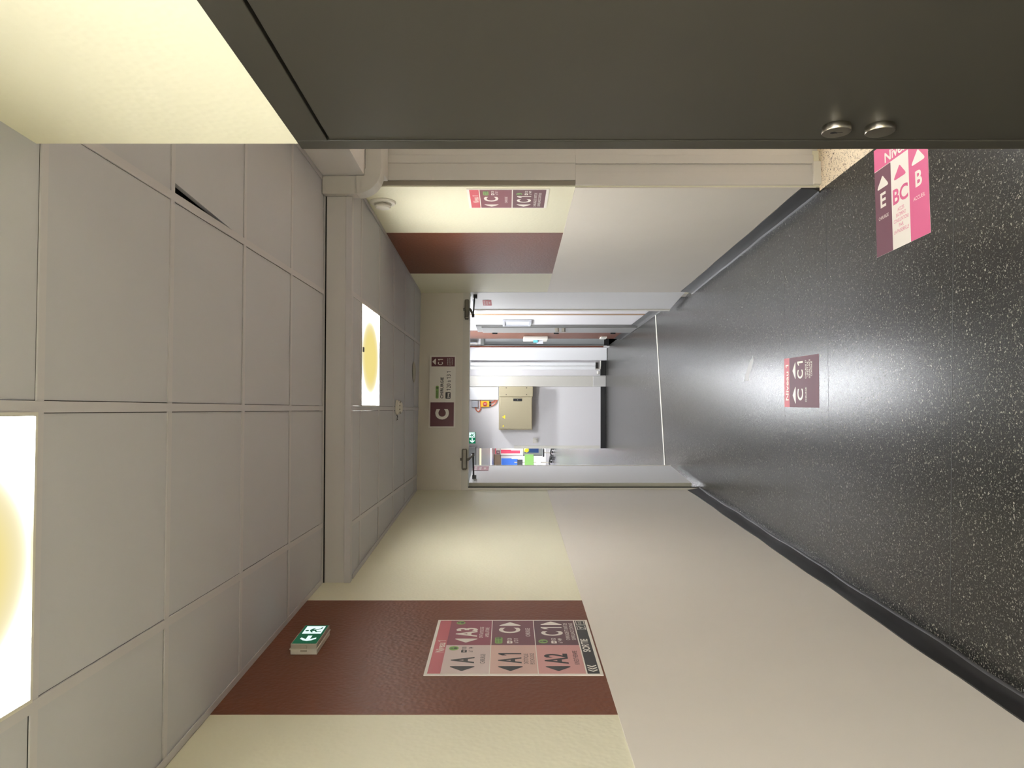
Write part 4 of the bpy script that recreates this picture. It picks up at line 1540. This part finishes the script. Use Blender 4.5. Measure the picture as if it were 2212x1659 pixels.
# exit sign in the hall
DE = 12.6
se = DE / F
t = thing('exit_sign', 'small lit green exit sign in the bright hall under the door frame', 'exit sign', frame3(W(cx(958.5, DE), DE, hz(1027.5, DE)), W(1, 0), UP))
w_, h_ = 25.5 * se, 16.5 * se
bm = B(); box(bm, 0, w_, 0, h_, -0.03, 0); obj('housing', bm, 'plastic_white', t, 0.003)
print_part(t, 'face', 'exit_green_far', lambda b_: rect(b_, 0.003, 0.003, w_ - 0.003, h_ - 0.003, 0.0005))
print_part(t, 'running_figure_field', 'exit_white', lambda b_: rect(b_, w_ * 0.52, h_ * 0.10, w_ * 0.95, h_ * 0.86, 0.001, 0.004))
print_part(t, 'running_figure', 'exit_green_far', lambda b_: runner(b_, w_ * 0.735, h_ * 0.14, h_ * 0.66, 0.0014))
print_part(t, 'arrow', 'exit_white', lambda b_: big_arrow(b_, w_ * 0.26, h_ * 0.45, h_ * 0.62, 0.001))
bm = B(); tube(bm, [(w_ * 0.5, h_, -0.015), (w_ * 0.5, H2 - hz(1027.5, DE), -0.015)], 0.006, 8); obj('hanger', bm, 'plastic_white', t)
# grey header box left of it
t = thing('blind_box', 'grey box header above the passage beside the exit sign', 'box', loc=W(-1.4, 12.95, 2.3))
bpy.context.view_layer.update()
obj('casing', rel(t, cb(-2.4, cx(968, 12.95), 12.95, FWD, hz(1027, 12.95), hz(1012, 12.95))), 'hall_grey', t, 0.004)
obj('edge_strip', rel(t, cb(-2.4, cx(966, 12.95), 12.94, 12.96, hz(1029, 12.95), hz(1026.5, 12.95))), 'door_mid_grey', t)

# ceiling panels of the hall (above the door head, they light the hall)
for (x, d_, m_, lab) in ((0.12, 12.5, 'led_cool_wall', 'small square downlight in the hall ceiling near the pillar'), (-2.2, 12.5, 'led_cool_wall', 'small square downlight in the hall ceiling over the passage'),
                         (-0.1, 10.8, 'led_cool_strong', 'square light panel in the middle of the hall ceiling'), (-2.0, 9.6, 'led_cool', 'square light panel in the hall ceiling on the left'),
                         (0.05, 8.9, 'led_mid_added', 'added square light panel in the hall ceiling, brightening the open door leaves')):  # the panel nearest the door is added to brighten the leaves
    p = W2(x, d_)
    r_ = 0.085 if m_ == 'led_cool_wall' else 0.3
    panel_light(p.x - r_, p.x + r_, p.y - r_, p.y + r_, H2 - 0.011, m_, lab)
bm = cb(-4.5, -4.4, 6.9, 35.5, 0, H2 + 0.05)
struct('wall_hall_left', bm, 'hall_white', 'white wall far on the left of the hall', 'wall')
bm = cb(-4.5, -1.22, 6.9, 7.0, 0, H2 + 0.05)
struct('wall_hall_front', bm, 'hall_white', 'white wall of the hall beside the double door', 'wall')

# ------------------------------------------------------------------ long passage beyond
DP = 34.5
bm = cb(-4.5, -0.9, FWD + 0.2, DP + 0.3, 2.31, 2.4)
struct('ceiling_passage', bm, 'gold_metal', 'shiny beige ceiling of the long passage', 'ceiling')
bm = cb(-1.0, -0.9, FWD + 0.2, DP + 0.3, 0, 2.35)
struct('wall_passage_right', bm, 'hall_white', 'right wall of the long passage', 'wall')
bm = cb(-4.5, -0.9, DP, DP + 0.2, 0, 2.35)
we = struct('wall_passage_end', bm, 'hall_white', 'pale end wall of the long passage', 'wall')
obj('fascia', cb(-4.4, -1.0, DP - 0.05, DP, hz(1082, DP), 2.3), 'brown_fascia', we)
for (x, d_, m_, lab) in ((-1.62, 16.9, 'led_amber', 'dim golden light panel at the start of the long passage'), (-3.5, 18.0, 'led_passage_added', 'added hidden bright light panel on the left of the long passage'),
                         (-2.6, 27.5, 'led_dim', 'dim light panel further along the long passage'), (-3.7, 24.0, 'led_passage_added', 'added hidden bright light panel further along on the left of the passage'),
                         (-1.7, 31.0, 'led_passage_added', 'added hidden bright light panel at the right near the end of the passage')):  # the bright panels out of view are added to light the passage
    p = W2(x, d_)
    panel_light(p.x - 0.6, p.x + 0.6, p.y - 0.6, p.y + 0.6, 2.299, m_, lab)


def bx_thing(name, label, cat, y0, y1, x0, x1, d, depth, m, parts=()):
    t = thing(name, label, cat, loc=W(cx((y0 + y1) / 2, d), d, hz(x1, d)))
    bpy.context.view_layer.update()
    obj('body', rel(t, cb(cx(y1, d), cx(y0, d), d, d + depth, hz(x1, d), hz(x0, d))), m, t, 0.01)
    for (nm, ya, yb, xa, xb, dd, mm) in parts:
        obj(nm, rel(t, cb(cx(yb, d), cx(ya, d), d - dd, d, hz(xb, d), hz(xa, d))), mm, t, 0.005)
    return t


DQ = DP - 0.06
bx_thing('hanging_sign', 'small red and maroon letter sign at the end of the long passage', 'sign', 968, 981.5, 1068, 1080.5, DQ - 0.02, 0.02, 'print_white',
         (('header_band', 968.5, 981, 1069, 1071.8, 0.004, 'print_rose'), ('letter_square', 973, 981, 1072.2, 1080, 0.004, 'print_maroon')))
bm = B()
dS = DQ - 0.03
text(bm, 'C', 0, 0, 0.085, 0, 0.02)
t = [o for o in bpy.data.objects if o.name.startswith('hanging_sign')][0]
mxs = t.matrix_world.inverted() @ frame3(W(cx(977, dS), dS, hz(1078.2, dS)), W(1, 0), UP)
bmesh.ops.transform(bm, matrix=mxs, verts=bm.verts)
flat('lettering', bm, 'print_white', t)
bx_thing('notice_board', 'crimson notice board in a white frame at the end of the passage', 'notice board', 968, 983, 1081, 1127, DQ - 0.05, 0.05, 'plastic_white',
         (('red_sheet', 971.5, 979.6, 1082, 1123.5, 0.004, 'cloth_red'), ('white_sheet', 969.5, 973, 1104, 1127, 0.006, 'paper')))
bx_thing('notice_board', 'bright blue notice board left of the crimson one at the passage end', 'notice board', 989, 1010, 1082, 1119.5, DQ - 0.05, 0.05, 'plastic_white',
         (('blue_sheet', 990, 1009, 1083, 1118.5, 0.004, 'cloth_blue'), ('white_sheet', 989.5, 991.5, 1105, 1119, 0.006, 'paper')))
cart = bx_thing('supply_cart', 'grey cart with dark blue side and yellow lamp far down the passage', 'cart', 962, 984.5, 1129, 1172, 30.0, 0.6, 'hall_grey',
         (('blue_side', 964, 978, 1133, 1163.5, 0.01, 'blue_dark'), ('rail', 983, 984.5, 1130, 1171, 0.02, 'dark_metal')))
bm = B(); lathe(bm, [(0.0, -0.10), (0.07, -0.07), (0.1, 0.0), (0.07, 0.07), (0, 0.1)], 20, Matrix.Translation(W(cx(972, 29.88), 29.88, hz(1137.5, 29.88))))
y_ = obj('yellow_lamp', rel(cart, bm), 'yellow_sticker', cart, smooth=True)
bm = B(); box(bm, cx(974, 29.9), cx(970, 29.9), 29.85, 29.992, hz(1143, 29.9), hz(1140.5, 29.9), CM)
obj('lamp_base', rel(cart, bm), 'cabinet_beige', cart)


def wheel_stand(py, px0, d, label, pole_x):
    t = thing('equipment_stand', label, 'stand', loc=W(cx(py, d), d, 0.0))
    bpy.context.view_layer.update()
    bm = B()
    for k in range(5):
        a_ = 2 * PI * k / 5 + 0.3
        tube(bm, [(0, 0, 0.14), (0.26 * math.cos(a_), 0.26 * math.sin(a_), 0.09)], 0.022, 8)
    obj('base', bm, 'rubber_black', t)
    for k in range(5):
        a_ = 2 * PI * k / 5 + 0.3
        bm = B()
        lathe(bm, [(0.0, -0.02), (0.042, -0.02), (0.042, 0.02), (0, 0.02)], 14,
              Matrix.Translation((0.27 * math.cos(a_), 0.27 * math.sin(a_), 0.044)) @ Matrix.Rotation(PI / 2, 4, 'X'))
        obj('caster', bm, 'rubber_black', t)
    bm = B(); tube(bm, [(0, 0, 0.1), (0, 0, pole_x)], 0.02, 10); obj('pole', bm, 'brushed_steel', t, smooth=True)
    return t


t = wheel_stand(999, 0, 29.0, 'wheeled equipment stand with green box by the passage end', 1.45)
bm = B(); box(bm, -0.16, 0.3, -0.1, 0.1, 0.72, 1.06); obj('box', bm, 'green_paint', t, 0.02)
bm = B(); box(bm, -0.12, 0.12, -0.12, -0.1, 1.14, 1.34); obj('monitor', bm, 'black_plastic', t, 0.01)
bm = B(); box(bm, -0.2, 0.2, -0.1, 0.1, 0.45, 0.62); obj('basket', bm, 'paper', t, 0.02)
t = wheel_stand(978, 0, 28.2, 'low wheeled stool beside the dark blue cart', 0.36)
bm = B(); lathe(bm, [(0, 0.36), (0.15, 0.36), (0.16, 0.39), (0.14, 0.42), (0, 0.42)], 20); obj('seat', bm, 'rubber_black', t, smooth=True)

# ------------------------------------------------------------------ camera, world, colour
cam = bpy.data.cameras.new('camera')
cam.sensor_fit = 'HORIZONTAL'; cam.sensor_width = 36
cam.lens = F / 2212 * 36
cam.shift_x = 9.0 / 2212
cam.clip_start = 0.02
co = bpy.data.objects.new('camera', cam)
C.objects.link(co)
# the picture was taken with the phone turned on its side: picture left is up
co.matrix_world = Matrix(((0, CT, -ST, 0), (0, -ST, -CT, 0), (-1, 0, 0, HC), (0, 0, 0, 1)))
sc = bpy.context.scene
sc.camera = co
w = bpy.data.worlds.new('world'); sc.world = w
w.use_nodes = True
w.node_tree.nodes['Background'].inputs['Color'].default_value = (0.8, 0.85, 1, 1)
w.node_tree.nodes['Background'].inputs['Strength'].default_value = 0.0
sc.view_settings.view_transform = 'Standard'
sc.view_settings.look = 'None'
sc.view_settings.exposure = 0.2
sc.view_settings.gamma = 1.0
sc.cycles.max_bounces = 10
sc.cycles.diffuse_bounces = 7
sc.cycles.use_denoising = True
sc.cycles.use_adaptive_sampling = True
sc.cycles.adaptive_threshold = 0.02
sc.cycles.sample_clamp_indirect = 8
